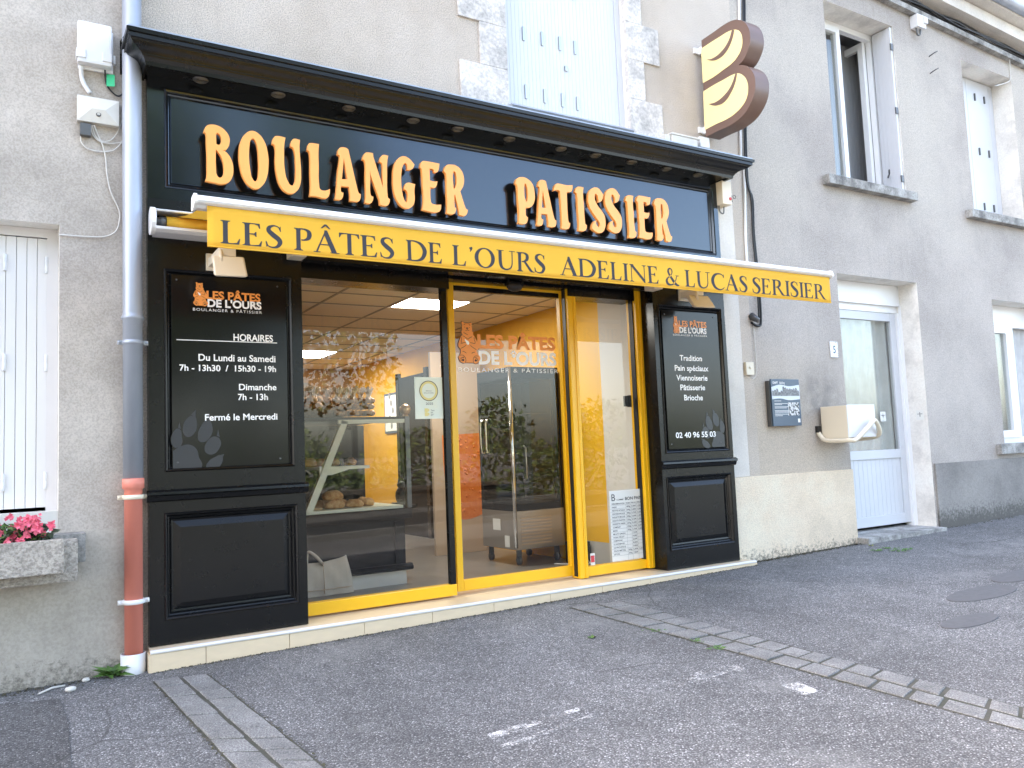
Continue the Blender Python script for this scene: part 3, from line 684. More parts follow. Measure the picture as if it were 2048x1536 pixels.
# upper window: one casement open, one shutter folded back
YO = YW + .24; a, b, c, d = W1
f = MB().box(a, a + .05, YO, YO + .06, c, d).box(b - .05, b, YO, YO + .06, c, d).box(a + .05, b - .05, YO, YO + .06, d - .06, d).box(a + .05, b - .05, YO, YO + .06, c, c + .04)
wf = obj('window_frame', f, 'white_alu', hs)
xm = a + (b - a) * .47
f = MB().box(a + .052, a + .12, YO - .02, YO + .05, c + .04, d - .06).box(xm - .06, xm, YO - .02, YO + .05, c + .04, d - .06).box(a + .12, xm - .06, YO - .02, YO + .05, d - .12, d - .06).box(a + .12, xm - .06, YO - .02, YO + .05, c + .04, c + .1)
ca = obj('casement', f, 'white_alu', hs); obj('pane', MB().box(a + .12, xm - .06, YO + .012, YO + .016, c + .1, d - .12), 'glass', ca)
f = MB(); x0 = b - .06                       # inward-opened leaf, seen edge on
f.box(x0 - .05, x0, YO + .06, YO + .50, c + .04, c + .11).box(x0 - .05, x0, YO + .06, YO + .50, d - .13, d - .06).box(x0 - .05, x0, YO + .06, YO + .12, c + .11, d - .13).box(x0 - .05, x0, YO + .44, YO + .50, c + .11, d - .13)
obj('open_casement', f, 'white_alu', hs)
obj('room', MB().add([(a - .3, YO + 2, c - .5), (b + 1.8, YO + 2, c - .5), (b + 1.8, YO + 2, d + .5), (a - .3, YO + 2, d + .5), (a - .3, YO + .06, d + .1), (b + 1.8, YO + .06, d + .1), (b + 1.8, YO + .06, c - .5), (a - .3, YO + .06, c - .5)], [(0, 1, 2, 3), (3, 2, 5, 4), (1, 6, 5, 2), (0, 7, 6, 1)]), 'curtain', hs)
m = MB(); x = xm + .02
while x < b + .6: m.cbox(x, x + .055, YO + .28, YO + .30, c, d, .004); x += .058
obj('inner_blind', m, 'blind', hs)
s = MB(); zc_, zd_ = c + .012, d - .012; xs_ = b - .012
nb = 5
for i in range(nb): s.cbox(xs_ - .03, xs_, YW + .012 + i * .042, YW + .012 + (i + 1) * .042 - .001, zc_, zd_, .002)
sh = obj('folded_shutter', s, 'pvc', hs)
for py in (90, 215, 350): z = az(1775, py, YW); obj('hinge', MB().cbox(xs_ - .045, xs_ - .005, YW + .0, YW + .014, z - .035, z + .035, .003), 'dark_steel', sh)
obj('shutter_stay', MB().tube([(xs_ - .035, YW + .16, c + .22), (xs_ - .10, YW + .10, c + .23), (xs_ - .16, YW + .06, c + .25)], .009, 6), 'dark_steel', sh)
# second upper window: closed shutters
YV = YW + .24; a, b, c, d = W2; bb = [a, ax(1941, 280, YV), ax(1984, 280, YV), b]
for k in range(3):
    sh = obj('shutter_leaf', MB().cbox(bb[k] + .002, bb[k + 1] - .002, YV, YV + .03, c + .01, d - .01, .003), 'pvc', hs)
    if k == 1:
        for zz_ in (.12, .5, .88):
            for xx in (.35, .78): z = c + (d - c) * zz_; x = bb[1] + (bb[2] - bb[1]) * xx; obj('hinge', MB().cbox(x - .010, x + .010, YV - .014, YV + .001, z - .045, z + .045, .003), 'dark_steel', sh)
# ground floor window
a, b, c, d = W3
wf = obj('window_frame', MB().box(a, a + .06, YO, YO + .06, c, d).box(b - .06, b, YO, YO + .06, c, d).box(a + .06, b - .06, YO, YO + .06, d - .25, d).box(a + .06, b - .06, YO, YO + .06, c, c + .07), 'white_alu', hs)
xe = ax(2026, 760, YO - .02)
f = MB().box(a + .06, a + .13, YO - .025, YO + .05, c + .07, d - .25).box(xe - .075, xe, YO - .025, YO + .05, c + .07, d - .25).box(a + .13, xe - .075, YO - .025, YO + .05, d - .33, d - .25).box(a + .13, xe - .075, YO - .025, YO + .05, c + .07, c + .15)
ca = obj('casement', f, 'white_alu', hs); obj('pane', MB().box(a + .13, xe - .075, YO + .01, YO + .014, c + .15, d - .33), 'glass', ca)
f = MB().box(xe + .002, xe + .08, YO - .025, YO + .05, c + .07, d - .25); obj('casement', f, 'white_alu', hs)
obj('curtain', drape(a, b + .3, c, d, YO + .09, .02, 14), 'curtain', hs)
# front door, half glazed, ribbed lower panel
YO = YW + .26; a, b, c, d = hD; zth = az(1770, 1060, YO)
zlf = az(1735, 623, YO); lx0, lx1 = a - .02, ax(1795, 700, YO)
dr = MB().box(lx0 - .1, lx0 - .001, YO - .01, YO + .06, c, zlf).box(lx1 + .001, b + .0, YO - .03, YO + .06, c, zlf).box(a - .12, b, YO - .01, YO + .06, zlf + .001, zlf + .07)
dr.box(lx1 + .03, lx1 + .05, YO - .045, YO - .03, c, zlf).box(lx1 + .075, b - .001, YO - .06, YO - .03, c, zlf + .07)
obj('door_frame', dr, 'white_alu', hs); obj('shutter_case', MB().box(a - .1, b - .001, YO - .05, YO + .1, zlf + .071, d - .002), 'white_alu', hs)
zg0, zg1 = az(1760, 900, YO), az(1740, 640, YO); zz0 = c + .035
dl = MB().box(lx0, lx0 + .09, YO, YO + .05, zz0, zlf).box(lx1 - .09, lx1, YO, YO + .05, zz0, zlf).box(lx0 + .09, lx1 - .09, YO, YO + .05, zg1, zlf).box(lx0 + .09, lx1 - .09, YO, YO + .05, zg0 - .09, zg0).box(lx0 + .09, lx1 - .09, YO, YO + .05, zz0, zz0 + .1)
lf = obj('door_leaf', dl, 'pvc', hs, bevel=.003)
m = MB(); n = 16; wd = (lx1 - lx0 - .18) / n
for i in range(n): m.cbox(lx0 + .09 + i * wd, lx0 + .09 + (i + 1) * wd - .002, YO + .014, YO + .04, zz0 + .1, zg0 - .09, .004)
obj('lower_panel', m, 'pvc', lf); obj('pane', MB().box(lx0 + .09, lx1 - .09, YO + .02, YO + .025, zg0, zg1), 'glass', lf)
m = MB().cbox(lx0 + .025, lx0 + .06, YO - .012, YO + .001, .72 + ZD0, .90 + ZD0, .004).tube([(lx0 + .04, YO - .012, .84 + ZD0), (lx0 + .04, YO - .05, .84 + ZD0), (lx0 + .14, YO - .05, .84 + ZD0)], .009, 8); obj('handle', m, 'white_alu', lf)
obj('curtain', drape(lx0 + .05, lx1 + .25, zg0 - .02, zg1 + .02, YO + .07, .016, 9), 'curtain', hs)
obj('threshold', MB().cbox(a - .02, ax(1880, 1066, YW - .06), YW - .14, YO + .1, c - .14, c + .004, .008), 'stone_sill', hs)
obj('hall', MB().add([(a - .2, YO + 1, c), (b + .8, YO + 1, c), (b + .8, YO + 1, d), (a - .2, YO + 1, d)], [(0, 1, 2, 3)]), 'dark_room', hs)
# stickers on the glass and on the reveal
def sticker(px, py, w_, h_, y, lab):
    p = at(px, py, y); t = thing('notice_sticker', lab, 'sticker', (p.x, y, p.z - h_ / 2))
    obj('sheet', MB().box(p.x - w_ / 2, p.x + w_ / 2, y - .001, y, p.z - h_ / 2, p.z + h_ / 2), 'paper', t)
    m = MB().lathe((p.x, y - .002, p.z + h_ * .1), [(.012, 0), (.012, -.0005)], 12, 'y').box(p.x - .035, p.x + .035, y - .0018, y - .0013, p.z + .01, p.z + .016).box(p.x - .003, p.x + .003, y - .0018, y - .0013, p.z - .02, p.z + .035).box(p.x - .015, p.x + .015, y - .0018, y - .0013, p.z - h_ * .4, p.z - h_ * .36)
    obj('emblem', m, 'print_grey', t)
sticker(1766, 833, .09, .10, YO + .018, 'small pale square sticker on the door glass')
p = atx(1840, 830, XD1 - .001); t = thing('notice_sticker', 'small pale square sticker on the reveal right of the door', 'sticker', p - Vector((0, 0, .05)))
obj('sheet', MB().box(p.x - .001, p.x, p.y - .04, p.y + .04, p.z - .05, p.z + .05), 'paper', t); obj('emblem', MB().box(p.x - .0018, p.x - .0011, p.y - .028, p.y + .028, p.z + .008, p.z + .014).box(p.x - .0018, p.x - .0011, p.y - .004, p.y + .004, p.z - .018, p.z + .03), 'print_grey', t)
# ================================================================== shopfront joinery
def ring(mb, x0, x1, z0, z1, prof, cap=True):
    """nested rectangles: prof = [(inset, y)...]; joins them and closes the last"""
    vs = []
    for i, y in prof: vs += [(x0 + i, y, z0 + i), (x1 - i, y, z0 + i), (x1 - i, y, z1 - i), (x0 + i, y, z1 - i)]
    fs = []
    for k in range(len(prof) - 1):
        for e in range(4): fs.append((k * 4 + e, k * 4 + (e + 1) % 4, k * 4 + 4 + (e + 1) % 4, k * 4 + 4 + e))
    if cap: fs.append(tuple(range(len(prof) * 4 - 4, len(prof) * 4)))
    return mb.add(vs, fs)
sx0, sx1 = ax(297, 800, YP), ax(617, 1250, YP)
tx0, tx1 = ax(1335.4, 1139.6, YP), ax(1480, 1117, YP)
ZFT = az(294, 150, YP)                      # soffit level
fx0, fx1 = sx0, tx1
sf = thing('shopfront', 'glossy black wooden shopfront with cornice, fascia and two panelled pilasters', 'shopfront', (2.8, YP, 0))
mould = [(0, YP - .004), (.006, YP - .010), (.014, YP - .004), (.022, YP + .012), (.03, YP + .016), (.034, YP + .010), (.040, YP + .022)]
ZH = az(600, 541, YP)                       # underside of the lintel over the glazing
def pilaster(x0, x1, up, low, zd, back):
    mb = MB(); wall_sheet(mb, x0, x1, 0.003, ZH + .35, YP, [up, low], 0)
    for xx in (x0, x1): mb.add([(xx, YP, .003), (xx, back, .003), (xx, back, ZH + .35), (xx, YP, ZH + .35)], [(0, 1, 2, 3)])
    o = obj('pilaster', mb, 'black', sf)
    m = MB(); ring(m, *up, mould); obj('panel_moulding', m, 'black', o)
    m = MB(); ring(m, *low, mould + [(.05, YP + .024), (.085, YP + .008)]); obj('lower_panel', m, 'black', o)
    m = MB().profx([(YP + .002, zd - .035), (YP + .002, zd + .03), (YP - .012, zd + .03), (YP - .034, zd + .018), (YP - .036, zd + .004), (YP - .022, zd - .004), (YP - .014, zd - .028), (YP - .006, zd - .035)], x0 - .012, x1 + .012); obj('dado_rail', m, 'black', o)
upL = (ax(329, 740, YP), ax(586, 740, YP), az(335, 944, YP), az(327, 537, YP))
lowL = (ax(329, 1130, YP), ax(597, 1110, YP), az(331, 1241, YP), az(328, 1026, YP))
pilaster(sx0, sx1, upL, lowL, az(302, 992, YP), .5)
upR = (ax(1322, 740, YP), ax(1449, 740, YP), az(1334, 907, YP), az(1313, 608, YP))
lowR = (ax(1337, 1030, YP), ax(1466, 1020, YP), az(1342.5, 1102, YP), az(1333, 954, YP))
pilaster(tx0, tx1, upR, lowR, az(1324, 930, YP), .5)
FO = (ax(329, 300, YP), ax(1427, 420, YP), ZH + .42, az(331, 178, YP))
m = MB(); wall_sheet(m, fx0, fx1, ZH + .35, ZFT + .01, YP, [FO], 0)
for xx in (fx0, fx1): m.add([(xx, YP, ZH + .35), (xx, .4, ZH + .35), (xx, .4, ZFT + .01), (xx, YP, ZFT + .01)], [(0, 1, 2, 3)])
ring(m, *FO, mould)
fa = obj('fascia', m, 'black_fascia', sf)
m = MB().box(sx1 - .001, tx0 + .001, YP + .002, YP + .09, ZH + .075, ZH + .352); obj('lintel_board', m, 'black', sf)
YC = -.17; zc = az(253, 50, YC); cx0, cx1 = ax(253, 50, YC), ax(1509, 322, YC)
prof = [(.12, ZFT), (-.045, ZFT), (-.05, ZFT - .012), (-.066, ZFT - .012), (-.07, ZFT + .01), (-.082, ZFT + .03)]
H_ = zc - ZFT
prof += [(-.088 - .062 * (.5 - .5 * math.cos(PI * k / 8)), ZFT + .035 + (H_ * .62 - .035) * k / 8) for k in range(9)]
prof += [(-.154, ZFT + H_ * .66), (-.162, ZFT + H_ * .66), (-.162, ZFT + H_ * .82), (YC - .002, ZFT + H_ * .85), (YC - .004, zc), (YC + .02, zc + .008), (YW, zc + .06), (YW, ZFT)]
m = MB(); m.profx(prof, fx0 - .02, fx1 + .02, .42 * (fx0 - .02 - cx0) / .19 * .0, .0)
ends = [(p[0], p[1]) for p in prof[:-2]]
def mitre(m, xa, sgn, reach):
    """returned end of the cornice, following the same profile back to the wall"""
    P = prof[:-2]; yin = .0
    vs = []
    for y, z in P:
        o = max(0, (YP - .135 + .0) - y) if False else max(0.0, (-.045 - y)) * reach
        vs += [(xa + sgn * o, y, z), (xa + sgn * o, YW, z)]
    k = len(P); fs = [(2 * i, 2 * i + 2, 2 * i + 3, 2 * i + 1) for i in range(k - 1)]
    return m.add(vs, fs)
m = MB(); P = prof
xa, xb = fx0 - .005, fx1 + .005; rl, rr = (xa - cx0) / .129, (cx1 - xb) / .129
vs = [];
for y, z in P:
    o = max(0.0, -.045 - y) if y < YW - .01 else .129
    vs += [(xa - o * rl, y, z), (xb + o * rr, y, z), (xa - o * rl, YW, z), (xb + o * rr, YW, z)]
k = len(P)
for i in range(k - 1): m.add([vs[4 * i], vs[4 * i + 1], vs[4 * i + 5], vs[4 * i + 4]], [(0, 1, 2, 3)]); m.add([vs[4 * i], vs[4 * i + 4], vs[4 * i + 6], vs[4 * i + 2]], [(0, 1, 2, 3)]); m.add([vs[4 * i + 1], vs[4 * i + 3], vs[4 * i + 7], vs[4 * i + 5]], [(0, 1, 2, 3)])
obj('cornice', m, 'black', sf)
m = MB().box(xa - .12 * rl, xb + .12 * rr, YC + .01, YW, zc + .008, zc + .016); obj('flashing', m, 'zinc', sf)
# recessed spotlights under the cornice
for i, (px, py, lab) in enumerate(((404, 154, 'recessed soffit spotlight nearest the downpipe'), (560, 184, 'recessed soffit spotlight over the letters O and U of BOULANGER'), (704, 210, 'recessed soffit spotlight over the letter A of BOULANGER'), (832, 236, 'recessed soffit spotlight over the letters G and E of BOULANGER'),
        (921, 254, 'recessed soffit spotlight over the last R of BOULANGER'), (1026, 273, 'recessed soffit spotlight in the gap before the P of PATISSIER'), (1128, 294, 'recessed soffit spotlight over the T of PATISSIER'), (1196, 308, 'recessed soffit spotlight over the double S'), (1268, 322, 'recessed soffit spotlight over the E of PATISSIER'), (1337, 336, 'recessed soffit spotlight just right of the last R of PATISSIER'), (1403, 347, 'recessed soffit spotlight nearest the key switch box'))):
    p = atz(px, py, ZFT - .004); y = .012
    if i == 0:
        t = thing('recessed_spotlight', lab, 'spotlight', (p.x, y, ZFT), 'spotlights under the cornice'); spot0 = t
        obj('rim', MB().lathe((p.x, y, ZFT), [(.026, .001), (.042, -.001), (.044, -.005), (.036, -.012), (.028, -.010), (.024, .0)], 20), 'dark_steel', t)
        obj('lens', MB().lathe((p.x, y, ZFT), [(.025, .001), (.024, -.004), (.012, -.010), (.004, -.011)], 16), 'dark_steel', t)
    else:
        c = copy_thing(spot0, (p.x, y, ZFT)); c['label'] = lab
# joints and grooves in the soffit are one board of the cornice
# ------------------------------------------------------------------ raised letters
def pxl(org, s, pts): return [(org[0] + p[0] / s, org[1] + p[1] / s, p[2] if len(p) > 2 else 0) for p in pts]
c1, c2, c3, c4, c5, c6 = ((400, 240), 10.24), ((535, 260), 10.24), ((660, 280), 10.24), ((780, 300), 9.6), ((1020, 340), 11.815), ((1140, 360), 12.8)
GL = {
'B': (c1, [[(240, 92), (400, 130), (530, 230), (600, 350), (605, 470), (575, 560), (520, 615), (465, 610, 1), (560, 680), (650, 830), (685, 1000), (660, 1170), (590, 1270), (450, 1310), (300, 1285), (115, 1245, 1), (140, 1150), (145, 900), (130, 400), (125, 300), (110, 265), (80, 245, 1), (90, 190), (140, 115)],
           [(330, 290, 1), (360, 265), (410, 310), (438, 400), (420, 480), (385, 507), (335, 490, 1)], [(325, 600, 1), (400, 690), (470, 850), (490, 1000), (475, 1120), (405, 1180), (350, 1130), (330, 1000)]]),
'O': (c1, [[(1070, 220), (1200, 280), (1320, 440), (1390, 680), (1405, 900), (1360, 1200), (1270, 1350), (1150, 1410), (1030, 1360), (900, 1200), (820, 950), (798, 700), (830, 450), (930, 280)], [(1085, 375), (1130, 420), (1180, 580), (1195, 750), (1200, 1050), (1175, 1210), (1130, 1255), (1080, 1210), (1030, 1020), (1005, 750), (1015, 530), (1040, 410)]]),
'U': (c2, [[(180, 122), (370, 155, 1), (350, 250), (340, 500), (360, 850), (410, 1030), (500, 1137), (560, 1060), (580, 900), (575, 650), (550, 420), (520, 360), (470, 335, 1), (490, 230), (530, 182), (665, 200, 1), (655, 350), (675, 650), (688, 850), (670, 1120), (600, 1250), (490, 1303), (370, 1260), (260, 1130), (190, 920), (160, 700), (155, 350), (135, 300), (95, 280, 1), (110, 190), (140, 140)]]),
'L': (c2, [[(870, 267), (1055, 288, 1), (1045, 420), (1048, 700), (1060, 1130), (1080, 1210), (1150, 1240), (1240, 1225), (1280, 1205, 1), (1265, 1330), (1220, 1390), (1150, 1395), (1000, 1360), (865, 1350, 1), (880, 1250), (875, 900), (860, 460), (840, 425), (812, 410, 1), (825, 330), (845, 280)]]),
'A': (c3, [[(215, 153), (330, 160), (375, 190, 1), (580, 1060), (600, 1095), (632, 1110, 1), (625, 1190), (590, 1255), (540, 1262), (410, 1245, 1), (415, 1150), (390, 960, 1), (230, 945, 1), (222, 1020), (235, 1065), (275, 1080, 1), (265, 1160), (225, 1220), (180, 1225), (103, 1213, 1), (125, 1090), (160, 680), (200, 330), (190, 310), (155, 295, 1), (165, 230), (185, 175)], [(282, 375, 1), (355, 805, 1), (245, 800, 1)]]),
'N': (c3, [[(740, 255), (880, 268, 1), (890, 350, 1), (1090, 975, 1), (1075, 700), (1075, 520), (1060, 470), (1012, 445, 1), (1030, 370), (1075, 310), (1110, 305), (1195, 322, 1), (1175, 420), (1170, 700), (1180, 1120), (1195, 1190), (1228, 1210, 1), (1215, 1290), (1170, 1345), (1120, 1348), (1025, 1325, 1), (1018, 1230, 1), (835, 720, 1), (815, 600, 1), (825, 800), (828, 1090), (845, 1140), (890, 1165, 1), (875, 1240), (825, 1300), (715, 1285, 1), (730, 1180), (728, 800), (720, 450), (700, 410), (665, 395, 1), (690, 310), (715, 270)]]),
'G': (c4, [[(265, 118), (370, 165), (470, 280, 1), (440, 350), (390, 380), (325, 380, 1), (335, 340), (325, 280), (295, 252), (250, 300), (220, 440), (215, 600), (235, 800), (270, 940), (315, 997), (335, 930), (335, 820), (310, 770), (268, 750, 1), (285, 680), (320, 633), (485, 655, 1), (470, 760), (470, 1000), (440, 1070), (350, 1122), (240, 1090), (130, 950), (70, 750), (58, 520), (75, 330), (140, 180)]]),
'E': (c4, [[(640, 210), (700, 215), (950, 262, 1), (940, 340), (925, 400), (880, 435), (845, 425, 1), (840, 380), (820, 366), (760, 355, 1), (768, 583, 1), (850, 605), (912, 600, 1), (895, 680), (860, 725), (775, 715, 1), (785, 980), (800, 1020), (860, 1045), (985, 1050, 1), (970, 1150), (930, 1190), (620, 1150, 1), (640, 1050), (625, 600), (610, 380), (600, 350), (577, 330, 1), (590, 260), (610, 225)]]),
'R': (c4, [[(1160, 280), (1270, 300), (1370, 390), (1420, 540), (1410, 680), (1350, 795, 1), (1440, 1080), (1460, 1125), (1495, 1150, 1), (1480, 1220), (1440, 1262), (1335, 1245, 1), (1325, 1170), (1255, 880, 1), (1236, 850, 1), (1240, 1060), (1248, 1100), (1270, 1115, 1), (1262, 1180), (1220, 1230), (1090, 1212, 1), (1100, 1130), (1090, 800), (1075, 460), (1060, 430), (1035, 405, 1), (1050, 340), (1090, 290)], [(1214, 440), (1235, 408), (1270, 480), (1280, 580), (1265, 690), (1230, 738), (1220, 680)]]),
'P': (c5, [[(270, 165), (400, 200), (530, 330), (585, 560), (580, 720), (530, 840), (450, 890), (375, 885, 1), (370, 1000), (385, 1085), (425, 1120, 1), (410, 1220), (370, 1270), (200, 1258, 1), (215, 1180), (195, 700), (170, 370), (155, 340), (130, 325, 1), (140, 250), (175, 195)], [(342, 360), (360, 318), (400, 390), (420, 540), (415, 690), (395, 745), (360, 690), (340, 500)]]),
'T': (c5, [[(1110, 318), (1350, 360), (1480, 358, 1), (1470, 460), (1440, 515), (1385, 520), (1345, 520, 1), (1345, 600), (1380, 1200), (1395, 1240), (1425, 1255, 1), (1415, 1330), (1375, 1390), (1220, 1380, 1), (1228, 1300), (1205, 800), (1180, 500, 1), (1130, 475), (1080, 475), (1040, 495, 1), (1050, 400), (1080, 335)]]),
'I': (c6, [[(210, 170), (350, 190, 1), (335, 280), (360, 700), (385, 1060), (400, 1130), (435, 1155, 1), (420, 1250), (370, 1305), (220, 1295, 1), (230, 1200), (205, 750), (180, 380), (165, 335), (130, 315, 1), (145, 230), (175, 185)]]),
'S': (c6, [[(640, 190), (730, 215), (855, 380, 1), (830, 490), (800, 540), (730, 575, 1), (730, 500), (700, 390), (665, 350), (630, 420), (645, 520), (700, 640), (820, 800), (890, 930), (912, 1100), (900, 1220), (850, 1320), (770, 1358), (660, 1320), (560, 1240, 1), (575, 1140), (620, 1060), (685, 1030, 1), (670, 1090), (690, 1160), (745, 1207), (768, 1160), (750, 1070), (680, 970), (560, 790), (490, 640), (465, 440), (500, 280), (560, 215)]]),
}
YLET = .025
def glyph(ch, ref=None, to=None):
    (org, s), loops = GL[ch]; mb = MB(); dx = dz = 0
    if to is not None:
        a = at(org[0] + ref[0] / s, org[1] + ref[1] / s, YLET); b = at(*to, YLET); dx, dz = b.x - a.x, b.z - a.z
    L = [[(lambda p: (p.x + dx, p.z + dz, q[2]))(at(q[0], q[1], YLET)) for q in pxl(org, s, lp)] for lp in loops]
    me = shape2d(L, .013)
    return mb.mesh(me, lambda c: Vector((c.x, YLET + .013 - c.z, c.y)))
b1 = thing('raised_lettering', 'orange raised wooden letters spelling BOULANGER on the black fascia', 'sign lettering', at(660, 360, YLET))
for ch in 'BOULANGER': obj('letter', glyph(ch), 'letter', b1)
b2 = thing('raised_lettering', 'orange raised wooden letters spelling PATISSIER on the blue-shining fascia', 'sign lettering', at(1190, 430, YLET))
for ch, ref, to in (('P', None, None), ('A', (103, 1213), (1074.2, 450.6)), ('T', None, None), ('I', None, None), ('S', None, None), ('S', (560, 1240), (1217.3, 457.3)), ('I', (130, 315), (1250.9, 401.4)), ('E', (577, 330), (1273.2, 402)), ('R', (1035, 405), (1308, 408))):
    obj('letter', glyph(ch, ref, to), 'letter', b2)

# ------------------------------------------------------------------ glazing
YS2 = .345
G0 = ax(604, 900, YF); xfix1 = ax(905, 900, YF)
zt_ = az(606, 558, YF)                      # top of visible glass
zbr = az(640, 1205, YF)
xs0, xs1_ = ax(900, 800, .315), ax(1148, 900, .315)
xm0, xm1 = ax(1147, 884, YF), ax(1163.5, 884, YF)
xr0, xr1 = ax(1276, 800, YF), ax(1290, 800, YF)
ZHH = ZH + .1
dw = thing('display_window', 'large fixed yellow-framed shop window left of the sliding door', 'shop window', ((G0 + xfix1) / 2, YF, 0))
xk = ax(892, 700, YF)
obj('frame', MB().box(sx1 - .01, xfix1, YF, YF + .07, .012, zbr).box(sx1 - .01, G0, YF, YF + .07, zbr, ZHH + .02), 'yellow', dw, bevel=.003)
obj('dark_stile', MB().box(xfix1 - .042, xfix1 - .001, YF + .01, YF + .05, zbr, ZHH + .02), 'black', dw)
obj('pane', MB().add([(G0, YF + .03, zbr - .01), (xfix1 - .04, YF + .03, zbr - .01), (xfix1 - .04, YF + .03, ZHH), (G0, YF + .03, ZHH)], [(0, 1, 2, 3)]), 'glass', dw)
zt2_, zt3_ = az(921, 566, YS2), az(1155, 594, YF)
hd = MB().box(sx1 - .01, xfix1, YF - .035, YF + .16, zt_, ZHH + .15).box(xfix1 + .001, xm0, YF - .02, YF + .16, zt2_, ZHH + .15).box(xm0 + .001, tx0 + .01, YF - .02, YF + .16, zt3_, ZHH + .1).box(sx1 - .01, tx0 + .01, YF - .05, YF - .0351, zt2_ + .05, ZHH + .1)
obj('door_header', hd, 'black', None, 'black sliding door track housing above the glazing', 'door header')
szb0, szb1 = az(930, 1187, YS2), az(930, 1160, YS2); szt = az(921, 581, YS2)
sd0, sd1 = ax(905.5, 884, YS2), ax(1142, 884, YS2); stl = .049
sd = thing('sliding_door', 'yellow-framed automatic glass door with orange bear logo', 'door', ((sd0 + sd1) / 2, YS2, 0))
obj('frame', MB().box(sd0, sd0 + stl, YS2, YS2 + .045, .018, ZHH + .05).box(sd1 - stl, sd1, YS2, YS2 + .045, .018, ZHH + .05).box(sd0 + stl, sd1 - stl, YS2, YS2 + .045, .018, szb1).box(sd0 + stl, sd1 - stl, YS2, YS2 + .045, az(921, 571, YS2), ZHH + .05), 'yellow', sd, bevel=.003)
obj('top_rail', MB().box(sd0 + stl, sd1 - stl, YS2 + .006, YS2 + .04, szt, az(921, 571, YS2) - .001), 'black', sd)
obj('seal', MB().box(ax(1142.5, 884, YF + .02), xm0 - .001, YF + .02, YF + .06, .018, ZHH), 'black_rubber', sd)
obj('pane', MB().add([(sd0 + stl - .01, YS2 + .02, szb1 - .01), (sd1 - stl + .01, YS2 + .02, szb1 - .01), (sd1 - stl + .01, YS2 + .02, szt + .01), (sd0 + stl - .01, YS2 + .02, szt + .01)], [(0, 1, 2, 3)]), 'glass', sd)
YG = YF + .03
sw = thing('side_window', 'narrow fixed yellow-framed window right of the sliding door', 'shop window', ((xm1 + xr0) / 2, YF, 0))
sb = az(1230, 1127, YF)
obj('post', MB().box(xm0 + .0, xm1, YF - .01, YF + .10, .003, ZHH).box(xm0 + .045, xm0 + .053, YF - .016, YF - .0101, .003, ZHH), 'yellow', sw, bevel=.003)
obj('frame', MB().box(xr0, xr1 + .02, YF - .03, YF + .09, .012, ZHH).box(xr0 + .03, xr0 + .04, YF - .036, YF - .0301, .012, ZHH).box(xm1 + .001, xr0 - .001, YF, YF + .07, .012, sb), 'yellow', sw, bevel=.003)
obj('dark_seal', MB().box(xr0 - .010, xr0 - .001, YF + .002, YF + .05, sb, ZHH), 'black_rubber', sw)
obj('pane', MB().add([(xm1, YG, sb - .01), (xr0 + .01, YG, sb - .01), (xr0 + .01, YG, ZHH), (xm1, YG, ZHH)], [(0, 1, 2, 3)]), 'glass', sw)
obj('jamb_board', MB().box(xr1 + .022, tx0 + .01, YF + .02, YF + .2, .003, ZHH), 'black', sf)
# step with tiled riser
nx1 = 5.225; XS0 = ax(301, 1310, 0)
st = thing('doorstep', 'cream tiled shop step with pale nosing along the pavement', 'step', (2.8, 0, -.1))
m = MB(); m.box(XS0 + .002, nx1 - .002, .012, .6, -.035, -.001)
obj('tread', m, 'tile', st)
m = MB().profx([(.012, -.020), (.012, .0005), (.004, .0005), (-.004, -.004), (-.007, -.010), (-.006, -.016), (-.001, -.020)], XS0, nx1); obj('nosing', m, 'nosing', st)
cuts = [XS0] + [ax(p, q, 0) for p, q in ((412, 1300), (579, 1275), (729, 1255), (865, 1232), (988, 1215), (1101, 1195), (1205, 1180), (1301, 1167), (1390, 1155), (1472, 1140))] + [nx1]
for a, b in zip(cuts, cuts[1:]): obj('riser_tile', MB().cbox(a + .0015, b - .0015, -.001, .012, -.5, -.0205, .0015), 'tile', st)
obj('end_tile', MB().box(XS0 - .008, XS0 + .001, .0, .14, -.5, -.021).box(nx1 - .001, nx1 + .008, .0, .14, -.5, -.021), 'tile', st)
obj('grout', MB().box(XS0 + .003, nx1 - .003, .0125, .02, -.5, -.021), 'stone_sill', st)

# ------------------------------------------------------------------ serif lettering of the awning
def sstem(x, w=.125, y0=0, y1=1, sl=.085, sr=.085, bot=True, top=True):
    P = []
    if bot: P += [(x - sl, y0), (x + w + sr, y0), (x + w + sr, y0 + .03), (x + w + .02, y0 + .055), (x + w, y0 + .11)]
    else: P += [(x, y0), (x + w, y0)]
    if top: P += [(x + w, y1 - .11), (x + w + .02, y1 - .055), (x + w + sr, y1 - .03), (x + w + sr, y1), (x - sl, y1), (x - sl, y1 - .03), (x - .02, y1 - .055), (x, y1 - .11)]
    else: P += [(x + w, y1), (x, y1)]
    if bot: P += [(x, y0 + .11), (x - .02, y0 + .055), (x - sl, y0 + .03)]
    return [(p[0], p[1], 1) for p in P]
def sstroke(pts, closed=False):             # (x, y, width)
    P = smooth_path([Vector(p) for p in pts], 6); L = []; R = []
    for i, p in enumerate(P):
        d = (P[min(i + 1, len(P) - 1)] - P[max(i - 1, 0)]); d = Vector((d.x, d.y)).normalized(); n = Vector((-d.y, d.x)) * p.z / 2
        L.append((p.x + n.x, p.y + n.y, 1)); R.append((p.x - n.x, p.y - n.y, 1))
    return L + R[::-1]
def poly(*p): return [(a, b, 1) for a, b in p]
def ell(cx, cy, rx, ry, n=28): return [(cx + rx * math.cos(2 * PI * k / n), cy + ry * math.sin(2 * PI * k / n), 1) for k in range(n)]
